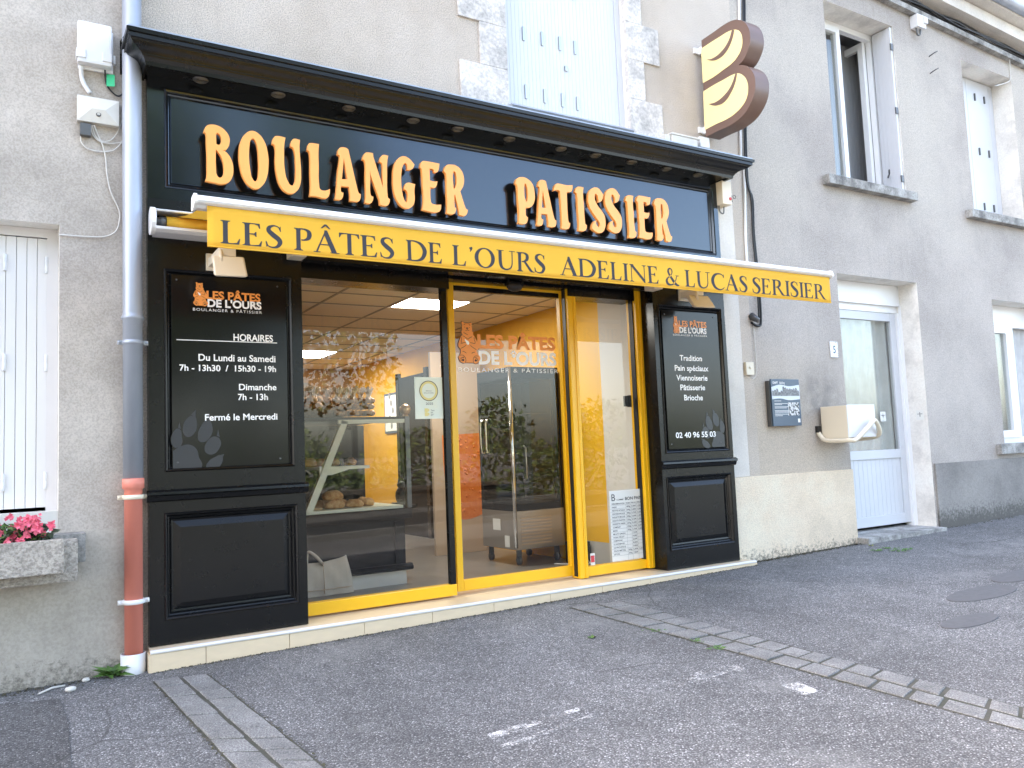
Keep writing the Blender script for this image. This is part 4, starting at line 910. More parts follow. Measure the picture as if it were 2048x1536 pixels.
SER = {
'L': [[sstem(.09, .165)], [poly((.2, 0), (.64, 0), (.68, .25), (.645, .25), (.56, .07), (.42, .045), (.2, .045))]],
'E': [[sstem(.09, .165)], [poly((.2, 0), (.66, 0), (.70, .24), (.665, .24), (.58, .07), (.42, .045), (.2, .045))], [poly((.2, 1), (.62, 1), (.635, .78), (.60, .78), (.55, .92), (.42, .955), (.2, .955))], [poly((.2, .5), (.2, .545), (.42, .55), (.47, .63), (.50, .63), (.50, .41), (.47, .41), (.42, .495))]],
'S': [[sstroke([(.555, .79, 0.037), (.50, .93, 0.050), (.34, .985, 0.069), (.17, .90, 0.135), (.15, .74, 0.176), (.30, .57, 0.209), (.48, .41, 0.203), (.545, .25, 0.169), (.45, .07, 0.121), (.28, .015, 0.069), (.11, .075, 0.050), (.055, .24, 0.037)])], [poly((.55, .74), (.585, .74), (.575, .98), (.54, .95))], [poly((.02, .28), (.055, .28), (.085, .05), (.045, .02))]],
'P': [[sstem(.09, .165)], [sstroke([(.2, .975, 0.062), (.42, .97, 0.075), (.57, .88, 0.149), (.60, .73, 0.182), (.55, .57, 0.149), (.40, .485, 0.075), (.28, .48, 0.056)])]],
'A': [[poly((.05, 0), (.12, 0), (.48, .96), (.44, 1.0))], [poly((.42, 1.03), (.52, 1.03), (.91, 0), (.70, 0), (.39, .84))], [poly((.21, .34), (.66, .34), (.64, .39), (.23, .39))], [poly((-.03, 0), (.235, 0), (.235, .035), (-.03, .035))], [poly((.63, 0), (.99, 0), (.99, .035), (.63, .035))]],
'T': [[sstem(.33, .165, top=False)], [poly((0, 1.0), (.815, 1.0), (.825, .78), (.79, .78), (.73, .915), (.62, .95), (.2, .95), (.09, .915), (.03, .78), (-.005, .78))]],
'D': [[sstem(.09, .165)], [sstroke([(.2, .975, 0.062), (.48, .965, 0.075), (.75, .85, 0.149), (.91, .62, 0.203), (.92, .42, 0.203), (.80, .17, 0.162), (.55, .04, 0.088), (.2, .025, 0.062)])]],
'O': [[ell(.54, .5, .52, .52), ell(.54, .5, .325, .455)]],
'U': [[sstroke([(.21, .97, 0.169), (.21, .6, 0.169), (.215, .35, 0.169), (.27, .14, 0.149), (.42, .035, 0.094), (.58, .03, 0.075), (.75, .12, 0.069), (.83, .3, 0.062), (.845, .6, 0.056), (.845, .98, 0.056)])], [poly((.03, .965), (.40, .965), (.40, 1.), (.03, 1.))], [poly((.68, .965), (1.0, .965), (1.0, 1.), (.68, 1.))]],
'R': [[sstem(.09, .165)], [sstroke([(.2, .975, 0.062), (.42, .97, 0.075), (.56, .89, 0.149), (.59, .76, 0.176), (.55, .63, 0.149), (.40, .535, 0.075), (.28, .525, 0.056)])], [poly((.37, .52), (.50, .54), (.82, .12), (.90, .04), (.97, .035), (.97, 0), (.80, 0), (.70, .05))]],
'I': [[sstem(.12, .165)]],
'N': [[sstem(.14, .05, sr=.11)], [sstem(.95, .05, bot=False, sl=.12, sr=.10)], [poly((.06, 1.), (.25, 1.), (1.0, .14), (1.0, -.03), (.95, -.03), (.08, .97))]],
'C': [[sstroke([(.90, .78, 0.037), (.80, .93, 0.062), (.57, .985, 0.075), (.30, .90, 0.149), (.13, .66, 0.203), (.12, .42, 0.209), (.25, .15, 0.169), (.50, .02, 0.100), (.72, .03, 0.062), (.92, .17, 0.044)])], [poly((.885, .74), (.92, .74), (.92, .99), (.885, .95))]],
'&': [[sstroke([(.98, .58, 0.037), (.90, .50, 0.062), (.80, .27, 0.062), (.62, .08, 0.075), (.38, .01, 0.100), (.17, .07, 0.176), (.10, .23, 0.176), (.20, .40, 0.088), (.40, .53, 0.062), (.55, .70, 0.069), (.56, .88, 0.088), (.44, .98, 0.075), (.31, .92, 0.121), (.27, .78, 0.149), (.34, .62, 0.149), (.52, .38, 0.176), (.72, .15, 0.189), (.92, .03, 0.135), (1.08, .02, 0.050)])], [poly((.82, .56), (1.10, .56), (1.10, .60), (.82, .60))]],
"'": [[sstroke([(.14, .74, 0.025), (.19, .84, 0.075), (.19, .92, 0.162), (.17, .98, 0.135)])]],
'^': [[poly((.26, 1.10), (.32, 1.10), (.46, 1.22), (.60, 1.10), (.66, 1.10), (.50, 1.30), (.42, 1.30))]],
}
SER['Â'] = SER['A'] + SER['^']
ADV = dict(A=1.0, C=1.0, D=1.10, E=.80, I=.40, L=.75, N=1.16, O=1.13, P=.78, R=.95, S=.68, T=.86, U=1.08)
ADV['Â'] = 1.0; ADV['&'] = 1.15; ADV["'"] = .34
def serif(mb, word, x0, x1, z, cap, yf, sgn=-1):
    w = sum(ADV[c] for c in word) - .06; kx = (x1 - x0) / w; u = 0
    for ch in word:
        for i, loops in enumerate(SER[ch]):
            me = shape2d(loops)
            mb.mesh(me, lambda c: Vector((x0 + (u + c.x) * kx, yf(z + c.y * cap) + sgn * (.0012 + i * .0003), z + c.y * cap)))
        u += ADV[ch]
    return mb

# ------------------------------------------------------------------ awning
YA = -.85
aw = thing('awning', 'yellow retractable awning with white front rail and lettered valance', 'awning', (3, 0, 2.25))
A0, A1 = ax(303, 435, -.04), 5.26
za0, za1 = az(303, 462, -.04), az(303, 411, -.04); zm = (za0 + za1) / 2; rh = (za1 - za0) / 2
cpr = [(YP - .003, zm + rh), (YP - .04, zm + rh * 1.02), (-.03, zm + rh * .86), (-.055, zm + rh * .7), (-.05, zm + rh * .62), (.02, zm + rh * .8), (YP - .003, zm + rh * .8)]
lo = [(YP - .003, zm - rh), (-.03, zm - rh * .95), (-.06, zm - rh * .8), (-.062, zm - rh * .6), (-.05, zm - rh * .6), (.0, zm - rh * .78), (YP - .003, zm - rh * .8)]
obj('cassette', MB().profx(cpr, A0 + .02, A1 - .02).profx(lo, A0 + .02, A1 - .02), 'white_alu', aw)
def endcap(x, name='end_cap'):
    n = 18; vs = [(.015 + .085 * math.cos(2 * PI * k / n), zm + rh * 1.08 * math.sin(2 * PI * k / n)) for k in range(n)]
    return obj(name, MB().profx([(max(-.075, min(YP - .002, y)), z) for y, z in vs], x, x + .022), 'white_alu', aw)
endcap(A0); endcap(A1 - .022)
bx0, bx1 = ax(387, 400, YA), ax(1661, 556, YA)
zbt, zbb = az(388, 389, YA), az(390, 414, YA); bh_ = zbt - zbb
vx0, vx1 = ax(414, 450, YA), ax(1659, 580, YA); zv0 = az(417, 493.8, YA); zv1 = zbb + .012
obj('roller', MB().lathe((0, .012, zm), [(.034, vx0 - .05), (.034, vx1 * .0 + A1 - .05)], 16, 'x'), 'fabric', aw)
obj('roller_tube', MB().lathe((0, .012, zm), [(.024, A0 + .02), (.024, vx0 - .051)], 16, 'x').lathe((0, .012, zm), [(.03, A0 + .045), (.03, A0 + .085)], 12, 'x'), 'dark_steel', aw)
m = MB(); N = 14
for i in range(N + 1):
    t = i / N; y = -.0 + (YA + .03) * t; z = zm + .034 + (zbb + .03 - zm - .034) * t - .018 * math.sin(PI * t)
    m.v += [(vx0, y, z), (vx1 - .06, y, z)]
for i in range(N): m.f.append([2 * i, 2 * i + 1, 2 * i + 3, 2 * i + 2]); m.sm.append(True)
obj('fabric', m, 'fabric', aw)
bpr = [(YA - .002, zbb + .012), (YA - .022, zbb + .02), (YA - .03, zbb + bh_ * .5), (YA - .018, zbt - .006), (YA - .002, zbt), (YA + .05, zbt - .006), (YA + .06, zbb + .02), (YA + .05, zbb), (YA + .01, zbb)]
obj('front_bar', MB().profx(bpr, bx0 + .012, bx1 - .012), 'white_alu', aw)
cap_ = [(y + (-.004 if y < YA else .004), z + (.006 if z > (zbb + zbt) / 2 else -.008)) for y, z in bpr]
obj('bar_end_cap', MB().profx(cap_, bx0, bx0 + .0125), 'white_alu', aw); obj('bar_end_cap', MB().profx(cap_, bx1 - .0125, bx1), 'white_alu', aw)
def vy(z, x=0): return YA - .006
m = MB(); nx, nz = 120, 6; R = random.Random(4)
def vwave(x, z): return .004 * math.sin(x * 3.1) * (zv1 - z) / .2 + .0025 * math.sin(x * 9.7 + 1) * (zv1 - z) / .2
for j in range(nz + 1):
    for i in range(nx + 1):
        x = vx0 + (vx1 - vx0) * i / nx; z = zv0 + (zv1 - zv0) * j / nz; m.v.append((x, YA - .006 + vwave(x, z), z))
for j in range(nz):
    for i in range(nx): a = j * (nx + 1) + i; m.f.append([a, a + 1, a + nx + 2, a + nx + 1]); m.sm.append(True)
va = obj('valance', m, 'fabric', aw); b = va.modifiers.new('thick', 'SOLIDIFY'); b.thickness = .0012; b.offset = 0
obj('hem', MB().tube([(vx0 + .0, YA - .006, zv0 + .004)] + [(vx0 + (vx1 - vx0) * k / 40, YA - .006 + vwave(vx0 + (vx1 - vx0) * k / 40, zv0), zv0 + .002) for k in range(1, 41)], .0035, 6), 'fabric', va)
lt = MB()
words = (('LES', 441, 564, 486), ('PÂTES', 588, 787, 495), ('DE', 812, 886, 521), ("L'OURS", 905, 1091, 529), ('ADELINE', 1122, 1317, 551), ('&', 1330, 1358, 566), ('LUCAS', 1370, 1495, 571), ('SERISIER', 1505, 1650, 583))
zb_ = az(445, 486.5, YA - .006); capw = az(445, 440, YA - .006) - zb_
LM = MB()
for wd, p0, p1, pb in words:
    LM = MB(); serif(LM, wd, ax(p0, pb, YA - .006), ax(p1, pb + 8, YA - .006), zb_, capw, lambda z: YA - .006)
    LM.v = [(x, y + vwave(x, z), z) for x, y, z in LM.v]
    obj('printed_word', LM, 'ink', va)
    LB = MB(); LB.v = [(x, 2 * (YA - .006 + vwave(x, z)) - y, z) for x, y, z in LM.v]; LB.f = [f[::-1] for f in LM.f]; LB.sm = LM.sm
    obj('show_through_word', LB, 'ink', va)
for px, py in ((596, 512), (1312, 577)):
    p = at(px, py, .0); obj('bracket', MB().cbox(p.x - .045, p.x + .045, -.03, YP - .003, p.z - .008, za0 + .02, .006), 'cream_plastic', aw)
for xe, xm_, xf in ((1.2, 2.1, 1.25), (4.7, 3.8, 4.65)):   # folded arms
    obj('arm', MB().tube([(xe, -.02, zm - .03), (xm_, -.44, zm - .075)], .018, 8).tube([(xm_, -.44, zm - .07), (xf, YA + .05, zbb + .02)], .016, 8).ball((xm_, -.44, zm - .072), .019), 'white_alu', aw)

# ------------------------------------------------------------------ door sensor, floodlights, key switch, boxes on the cornice
p = at(1030, 577, YF - .06); zt0_ = p.z
t = thing('door_sensor', 'black domed motion sensor above the sliding door', 'sensor', (p.x, YF - .05, zt0_))
d = MB()
for k in range(1): d.ball((p.x, YF - .055, zt0_ + .018), .06, (1.1, .75, .68), 0, 3)
obj('dome', d, 'black_rubber', t); obj('mount', MB().cbox(p.x - .07, p.x + .07, YF - .07, YF - .03, zt0_ + .02, zt0_ + .07, .006), 'black', t)
def flood(px0, px1, pyt, pyb, y, lab, tilt):
    a, b = at(px0, pyt, y), at(px1, pyb, y); cx = (a.x + b.x) / 2; w_ = (b.x - a.x) / 2; zt0, zb0 = a.z, b.z
    t = thing('floodlight', lab, 'floodlight', (cx, YP, zt0), 'floodlights over the sign boards')
    q = []
    for s, yy, g_ in ((1, 0, 0), (.84, .055, .008)):
        q.append([(cx - w_ * s, y + yy, zb0 + g_), (cx + w_ * s, y + yy - .02, zb0 + g_ - .0), (cx + w_ * s * .9, y + yy + tilt - .02, zt0 - g_), (cx - w_ * s, y + yy + tilt, zt0 - g_)])
    obj('housing', MB().hexa(q[0], q[1]), 'cream_plastic', t, bevel=.012)
    obj('bracket', MB().cbox(cx - .05, cx + .04, y + .05, YP - .001, zt0 + .0, zt0 + .05, .006).cbox(cx - .06, cx + .06, YP - .02, YP - .001, zt0 - .02, zt0 + .08, .004).tube([(cx - .04, y + .06, zt0 + .03), (cx - .04, y + .04, zt0 - .04)], .012, 8), 'cream_plastic', t)
flood(427, 496, 505, 556, -.28, 'cream floodlight over the opening hours board, half under the awning', .05)
flood(1390, 1430, 586, 617, -.15, 'cream floodlight over the right hand sign board, seen from its side', .07)
a, b, c, d = rect(1440, 362, 1461, 411, .04)
t = thing('key_switch', 'cream key switch box at the top right end of the fascia', 'switch box', (a, YP, c))
obj('case', MB().cbox(a, b, .02, YW - .001, c, d, .005), 'cream_plastic', t); obj('lock', MB().lathe((b - .02, .02, c + .05), [(.014, .001), (.014, -.004), (.006, -.005)], 12, 'y'), 'red', t)
obj('ring_hook', MB().tube([(b + .0, .06, c + .09), (b + .04, .06, c + .10), (b + .045, .06, c + .04)], .004, 5).tube([(b + .075 + .016 * math.cos(k * PI / 6), .06, c + .09 + .016 * math.sin(k * PI / 6)) for k in range(12)], .003, 5, True).tube([(b + .0, .06, c + .1), (b + .06, .06, c + .095)], .003, 5), 'dark_steel', t)
obj('cable_loop', MB().tube(smooth_path([(a + .02, .09, c), (a + .03, .09, c - .05), (a + .07, .09, c - .06), (a + .08, .09, c)], 5), .006, 6), 'dark_steel', t)
Yb = -.0
a, b, c, d = rect(1344, 268, 1396, 300, Yb)
t = thing('junction_box', 'long grey junction box lying on the right end of the cornice', 'utility box', ((a + b) / 2, Yb, c))
obj('cover', MB().cbox(a, b, Yb, YW - .001, zc + .017, d, .004), 'ivory', t); obj('lid', MB().cbox(a - .008, b + .03, Yb - .006, YW - .001, d, d + .014, .003), 'ivory', t); obj('side_block', MB().cbox(a - .07, a - .012, Yb + .01, YW - .001, zc + .017, d - .008, .004), 'ivory', t)
a, b, c, d = rect(1400, 272, 1420, 297, .02)
obj('junction_box', MB().cbox(a, b, .02, YW - .001, c, d, .006), 'white_plastic', None, 'small white junction box right under the loaf sign', 'utility box')

# ------------------------------------------------------------------ the projecting loaf-shaped B
cb = ((1390, 30), 5.906); XBs = 5.055
def bl(pts): return [(lambda p: (p.y, p.z, q[2]))(atx(q[0], q[1], XBs)) for q in pxl(cb[0], cb[1], pts)]
outer = [(75, 300, 1), (200, 215), (350, 110), (440, 65), (500, 55), (570, 75), (625, 140), (650, 230), (648, 330), (610, 450), (570, 530), (515, 595, 1), (560, 590), (620, 610), (690, 690), (713, 800), (700, 930), (650, 1060), (570, 1180), (480, 1260), (400, 1310), (260, 1375), (130, 1440, 1)]
up = [(75, 400, 1), (180, 330), (300, 255), (400, 195), (490, 175), (540, 210), (562, 300), (550, 400), (500, 500), (430, 580), (350, 640), (220, 735), (97, 805, 1)]
dn = [(100, 905, 1), (220, 830), (350, 760), (450, 705), (510, 690), (570, 715), (615, 780), (630, 880), (610, 990), (550, 1090), (470, 1170), (380, 1230), (240, 1295), (118, 1360, 1)]
cu1 = [(470, 178, 1), (440, 300), (370, 440), (290, 515), (220, 540), (140, 528, 1), (210, 515), (320, 430), (400, 310), (442, 178, 1)]
cu2 = [(502, 692, 1), (480, 800), (430, 920), (350, 1030), (270, 1068), (220, 1070), (165, 1053, 1), (250, 1030), (360, 940), (430, 840), (484, 694, 1)]
BD = .16
t = thing('loaf_sign', 'projecting brown and pale yellow sign of two stacked loaves forming a B', 'sign', (XBs, YW, bl([(118, 1400)])[0][1]))
def bplate(loops, x0, ext): return MB().mesh(shape2d(loops, ext), lambda c: Vector((x0 + ext - c.z, c.x, c.y)))
obj('body', bplate([bl(outer)], XBs, BD / 2), 'brown', t)
obj('loaf', bplate([bl(up)], XBs - .004, .0015), 'pale_yellow', t); obj('loaf', bplate([bl(dn)], XBs - .004, .0015), 'pale_yellow', t)
obj('score_mark', bplate([bl(cu1)], XBs - .007, .0012), 'brown', t); obj('score_mark', bplate([bl(cu2)], XBs - .007, .0012), 'brown', t)
for py in (107, 262):
    z = at(1402, py, YW).z; obj('bracket', MB().cbox(XBs + .01, XBs + BD * .6, .03, YW - .001, z - .03, z + .03, .004).cbox(XBs - .04, XBs + .01, YW - .02, YW - .001, z - .025, z + .025, .003), 'white_alu', t)

# ------------------------------------------------------------------ sign boards
def tpx(mb, s, pl, pr, yb, cap, y, bold=0., spacing=1.): return text(mb, s, ax(pl, yb, y), ax(pr, yb, y), az(pl, yb, y), az(pl, yb - cap, y) - az(pl, yb, y), y, bold, spacing)
BEAR = [(330, 185), (370, 190), (400, 215), (480, 218), (560, 215), (595, 198), (628, 220), (618, 262), (630, 330), (635, 440), (668, 472), (655, 530), (690, 580), (740, 680), (800, 790), (822, 880), (800, 960), (752, 985), (762, 1050), (812, 1130), (852, 1185), (845, 1240), (810, 1300), (750, 1350), (690, 1365), (640, 1345), (520, 1345), (400, 1345), (350, 1358), (290, 1340), (225, 1280), (205, 1230), (195, 1180), (235, 1130), (262, 1050), (262, 975), (245, 945), (205, 900), (200, 820), (240, 700), (290, 600), (335, 545), (305, 500), (305, 455), (325, 430), (325, 330), (332, 262), (315, 225)]
def bear(parent, px0, px1, py0, py1, y, out=True):
    """sitting bear emblem of the bakery between two pixel columns and rows"""
    A = at(px0, py0, y); B = at(px1, py1, y)
    def mp(p): return (A.x + (p[0] - 195) / (852 - 195) * (B.x - A.x), A.z - (p[1] - 185) / (1365 - 185) * (A.z - B.z), p[2] if len(p) > 2 else 0)
    def plate(loops, k): return MB().mesh(shape2d([[mp(p) for p in l] for l in loops]), lambda c: Vector((c.x, y - k, c.y)))
    def lines(ls, k, w_):
        m = MB()
        for l in ls: m.mesh(shape2d([[(lambda q: (q[0], q[1], 1))(mp((p[0], p[1]))) for p in sstroke([(a, b, w_) for a, b in l])]]), lambda c: Vector((c.x, y - k, c.y)))
        return m
    cx, cy = 520, 780
    if out: obj('emblem_outline', plate([[(cx + (p[0] - cx) * 1.055 - 6, cy + (p[1] - cy) * 1.03) for p in BEAR]], .0008), 'outline', parent)
    e = obj('bear_emblem', plate([BEAR], .0014), 'orange', parent)
    ls = [[(345, 580), (420, 625), (495, 675), (540, 640), (620, 600)], [(370, 490), (430, 520), (495, 552)], [(300, 610), (295, 700), (290, 740), (310, 790)], [(275, 805), (350, 785), (425, 765)], [(430, 850), (340, 910), (270, 945)], [(560, 770), (640, 785), (690, 790)], [(680, 620), (690, 700), (710, 745), (695, 800)], [(560, 850), (640, 910), (740, 970)], [(320, 1025), (390, 1045), (430, 1075)], [(590, 1080), (630, 1050), (690, 1040)], [(240, 1140), (330, 1135), (390, 1200), (410, 1280), (390, 1340)], [(800, 1150), (700, 1150), (640, 1210), (630, 1290), (650, 1345)], [(385, 275), (400, 258), (420, 255)], [(535, 258), (555, 262), (575, 280)], [(485, 390), (485, 410)], [(430, 430), (485, 412), (540, 430)]]
    obj('emblem_lines', lines(ls, .0020, 13), 'outline', e)
    dots = [ell(480, 362, 34, 20, 12), ell(405, 335, 10, 10, 8), ell(552, 340, 10, 10, 8), ell(325, 1270, 36, 32, 12), ell(265, 1225, 14, 20, 8), ell(300, 1197, 14, 20, 8), ell(342, 1195, 14, 20, 8), ell(265, 1275, 14, 16, 8), ell(708, 1275, 36, 32, 12), ell(692, 1200, 14, 20, 8), ell(735, 1207, 14, 20, 8), ell(768, 1238, 14, 20, 8), ell(772, 1282, 14, 16, 8)]
    m = MB()
    for l in dots: m.mesh(shape2d([[mp(p) for p in l]]), lambda c: Vector((c.x, y - .0022, c.y)))
    obj('emblem_dots', m, 'outline', e)
    obj('held_bread', plate([[(400, 680), (440, 700), (520, 760), (510, 830), (470, 830), (420, 745)]], .0025), 'white_vinyl', e)
def pawprint(mb, C, r, y, mx=1):
    for (dx, dz, rx, rz) in ((0, -.35, .62, .52), (-.72, .30, .22, .32), (-.28, .66, .25, .36), (.26, .66, .25, .36), (.70, .28, .22, .32)):
        mb.mesh(shape2d([ell(C[0] + dx * r * mx, C[1] + dz * r, rx * r, rz * r, 14)]), lambda c: Vector((c.x, y, c.y)))
    return mb
def line(t, mat, *a): obj('lettering', tpx(MB(), *a), mat, t)
MT['faint_vinyl'] = M('faint_grey_vinyl', (.020, .021, .023), .4)
def bigpaw(board, mx, y, mat='grey_vinyl'):
    """large paw cropped by the board's corner"""
    x0, x1, z0, z1 = board; W_ = (x1 - x0); s = W_ * .34
    ox = x0 if mx > 0 else x1
    toes = [[(.02, .95), (.14, 1.02), (.22, .80), (.20, .60), (.10, .54), (.0, .58)], [(.24, 1.02), (.30, 1.22), (.50, 1.34), (.58, 1.16), (.52, .90), (.36, .80), (.26, .88)], [(.60, .82), (.66, 1.04), (.86, 1.22), (.96, 1.05), (.90, .78), (.74, .66), (.62, .70)], [(.76, .48), (.82, .66), (1.02, .80), (1.16, .68), (1.12, .48), (.96, .34), (.80, .38)], [(.80, .02), (.84, .14), (1.0, .26), (1.18, .30), (1.18, .10), (1.08, .0)]]
    claws = [[(.12, 1.04, 1), (.16, 1.18, 1), (.20, 1.00, 1)], [(.44, 1.37, 1), (.56, 1.50, 1), (.55, 1.30, 1)], [(.82, 1.25, 1), (.88, 1.40, 1), (.92, 1.20, 1)], [(1.06, .82, 1), (1.10, .98, 1), (1.14, .78, 1)], [(1.16, .32, 1), (1.25, .34, 1), (1.20, .24, 1)]]
    pad = [[(.0, .46, 1), (.2, .58), (.42, .60), (.58, .46), (.62, .28), (.70, .10), (.68, .0, 1), (.0, .0, 1)]]
    m = MB()
    for l in toes + claws + pad: m.mesh(shape2d([[(ox + mx * (.004 + p[0] * s), z0 + .004 + p[1] * s, p[2] if len(p) > 2 else 0) for p in l]]), lambda c: Vector((c.x, y, c.y)))
    return m
YBo = YP + .006; yl = YBo - .002
bl_ = (ax(343, 740, YBo), ax(574, 740, YBo), az(346, 940, YBo), az(340, 548, YBo))
t = thing('hours_board', 'glossy black opening hours board on the left pilaster', 'sign', ((bl_[0] + bl_[1]) / 2, YBo, bl_[2]))
obj('plate', MB().cbox(bl_[0], bl_[1], YBo, YBo + .016, bl_[2], bl_[3], .002), 'sign_black', t)
bear(t, 386, 416, 564, 613, yl + .001, False)
line(t, 'orange', 'LES PÂTES', 413, 521, 597, 15, yl, .036)
line(t, 'white_vinyl', "DE L'OURS", 415, 523, 613, 14.5, yl, .036); line(t, 'white_vinyl', 'BOULANGER & PÂTISSIER', 386, 524, 621, 5.5, yl, -.004, 1.25)
line(t, 'white_vinyl', 'HORAIRES', 467, 546, 681, 13, yl, .02); line(t, 'white_vinyl', 'Du Lundi au Samedi', 397, 551, 721, 13, yl, .019); line(t, 'white_vinyl', '7h - 13h30  /  15h30 - 19h', 359, 552, 741, 12, yl, .019)
line(t, 'white_vinyl', 'Dimanche', 478, 553, 780, 12, yl, .019); line(t, 'white_vinyl', '7h - 13h', 476, 536, 800, 12, yl, .019); line(t, 'white_vinyl', 'Fermé le Mercredi', 410, 555, 841, 12.5, yl, .019)
z_ = az(353, 678.5, yl); m = MB().box(ax(353, 678, yl), ax(554, 681, yl), yl - .0006, yl, z_ - .0045, z_)
obj('rule_line', m, 'white_vinyl', t)
obj('paw_print', bigpaw(bl_, 1, yl + .0005), 'grey_vinyl', t)
for x in (bl_[0] + .03, bl_[1] - .05):
    for z in (bl_[2] + .04, bl_[3] - .03): obj('screw', MB().lathe((x, YBo, z), [(.006, .001), (.006, -.002), (.003, -.003)], 10, 'y'), 'dark_steel', t)
br_ = (ax(1329, 740, YBo), ax(1441, 740, YBo), az(1339, 899, YBo), az(1319, 620, YBo))
t = thing('products_board', 'glossy black board on the right pilaster listing breads and a telephone number', 'sign', ((br_[0] + br_[1]) / 2, YBo, br_[2]))
obj('plate', MB().cbox(br_[0], br_[1], YBo, YBo + .016, br_[2], br_[3], .002), 'sign_black', t)
bear(t, 1345, 1359.5, 631.6, 667, yl + .001, False)
line(t, 'orange', 'LES PÂTES', 1358, 1413, 652.5, 11, yl, .036)
line(t, 'white_vinyl', "DE L'OURS", 1359, 1413, 665, 10.5, yl, .036); line(t, 'white_vinyl', 'BOULANGER & PÂTISSIER', 1346, 1414, 671, 3.6, yl, .004, 1.2)
for s_, pl, pr, yb in (('Tradition', 1359.6, 1404, 721), ('Pain spéciaux', 1349.7, 1417, 741), ('Viennoiserie', 1353, 1415, 760.5), ('Pâtisserie', 1361, 1410.5, 780), ('Brioche', 1368.7, 1406, 800.5), ('02 40 96 55 03', 1352, 1432, 876)): line(t, 'white_vinyl', s_, pl, pr, yb, 10.7, yl, .021)
obj('paw_print', bigpaw(br_, -1, yl + .0005), 'faint_vinyl', t)
for x in (br_[0] + .03, br_[1] - .05):
    for z in (br_[2] + .04, br_[3] - .03): obj('screw', MB().lathe((x, YBo, z), [(.006, .001), (.006, -.002), (.003, -.003)], 10, 'y'), 'dark_steel', t)
# logo on the door glass
yd = YS2 + .018
bear(sd, 914.5, 961, 643, 727.5, yd)
line(sd, 'orange', 'LES PÂTES', 955, 1111, 695, 25, yd - .001, .042)
line(sd, 'white_vinyl', 'DE L OURS', 958, 1113, 727.5, 25, yd - .001, .042); line(sd, 'white_vinyl', 'BOULANGER & PÂTISSIER', 917, 1116, 743, 8, yd - .001, .0, 1.25)
c_ = at(1027, 709, yd); m = pawprint(MB(), (c_.x, c_.z), .028, yd - .001); obj('paw_mark', m, 'white_vinyl', sd)
# ------------------------------------------------------------------ papers on the glass
yg = YG - .003
a, b, c, d = ax(829.5, 790, yg), ax(885.5, 800, yg), az(832, 838, yg), az(829, 754, yg)
t = thing('certificate', 'pale certificate sheet dated 2025 stuck on the display window', 'notice', ((a + b) / 2, yg, c))
obj('sheet', MB().box(a, b, yg, yg + .002, c, d), 'certificate', t)
cx_, cz_ = (a + b) / 2, c + (d - c) * .67; r = (b - a) * .335
obj('ring', MB().mesh(shape2d([ell(cx_, cz_, r, r), ell(cx_, cz_, r * .94, r * .94)]), lambda q: Vector((q.x, yg - .0012, q.y))), 'outline', t)
obj('medal', MB().mesh(shape2d([ell(cx_, cz_, r * .93, r * .93), ell(cx_, cz_, r * .72, r * .72)]), lambda q: Vector((q.x, yg - .0009, q.y))), 'cert_yellow', t)
m = MB(); w_ = b - a
text(m, '2025', a + w_ * .38, a + w_ * .64, c + (d - c) * .335, (d - c) * .055, yg - .001, .012)
for k, s_ in enumerate(('MÉDAILLE', 'BOULANGERIE')): text(m, s_, cx_ - r * (.3 + .22 * k), cx_ + r * (.3 + .22 * k), cz_ - r * .05 - k * r * .2, r * .09, yg - .001, .01)
for k, s_ in enumerate(('"bou', 'lan', 'ger"')): text(m, s_, a + w_ * .55, 0, c + (d - c) * (.185 - .052 * k), (d - c) * .036, yg - .001, .012, 1, 'left')
obj('print', m, 'print_grey', t)
m = MB()
for k in (0, 1): m.mesh(shape2d([[(a + w_ * .33, c + (d - c) * (.065 + .095 * k), 1), (a + w_ * .45, c + (d - c) * (.07 + .095 * k)), (a + w_ * .50, c + (d - c) * (.11 + .095 * k)), (a + w_ * .45, c + (d - c) * (.15 + .095 * k)), (a + w_ * .33, c + (d - c) * (.155 + .095 * k), 1)]]), lambda q: Vector((q.x, yg - .0012, q.y)))
obj('loaf_mark', m, 'cert_yellow', t)
# price list behind the side window
a, b, c, d = ax(1221.5, 1050, yg), ax(1287, 1050, yg), az(1224, 1124, yg), az(1221, 982, yg)
t = thing('price_list', 'white handwritten bread price list headed BON PAIN on the side window', 'notice', ((a + b) / 2, yg, c))
obj('sheet', MB().box(a, b, yg, yg + .002, c, d), 'paper', t)
m = MB(); W_, H_ = b - a, d - c
text(m, 'BON PAIN', a + W_ * .47, a + W_ * .99, c + H_ * .855, H_ * .042, yg - .001, .016); text(m, 'COMME', a + W_ * .21, a + W_ * .42, c + H_ * .857, H_ * .02, yg - .001, .01); text(m, 'B', a + W_ * .06, a + W_ * .17, c + H_ * .855, H_ * .095, yg - .001, .0)
rows = [('DÉNOMINATION', 'POIDS', 'PRIX KG', 'PRIX'), ('PAIN', '400g', '3,00€', '1,20€'), ('PETITE BOULE', '300g', '5,00€', '1,50€'), ('GROSSE BOULE', '400g', '3,75€', '1,50€'), ('BAGUETTE MOULÉE', '200g', '5,00€', '1,00€'), ('BAGUETTE TRADITION', '250g', '5,20€', '1,30€'), ('BAGUETTE FARINE', '250g', '5,20€', '1,30€'), ('COMPLET', '350g', '5,70€', '2,00€'), ('MAÏS', '350g', '5,70€', '2,00€'), ('MULTI GRAIN', '', '7,50€', ''), ('NOIX FRUIT', '', '10,00€', ''), ('CAMPAGNE', '', '6,00€', ''), ('LE NORMAND', '', '8,00€', ''), ('LE PROVENCE', '', '9,00€', ''), ('PAIN MÉTEIL', '500g', '6,50€', '3,25€'), ('BÂTON', '250g', '7,80€', '')]
L = MB()
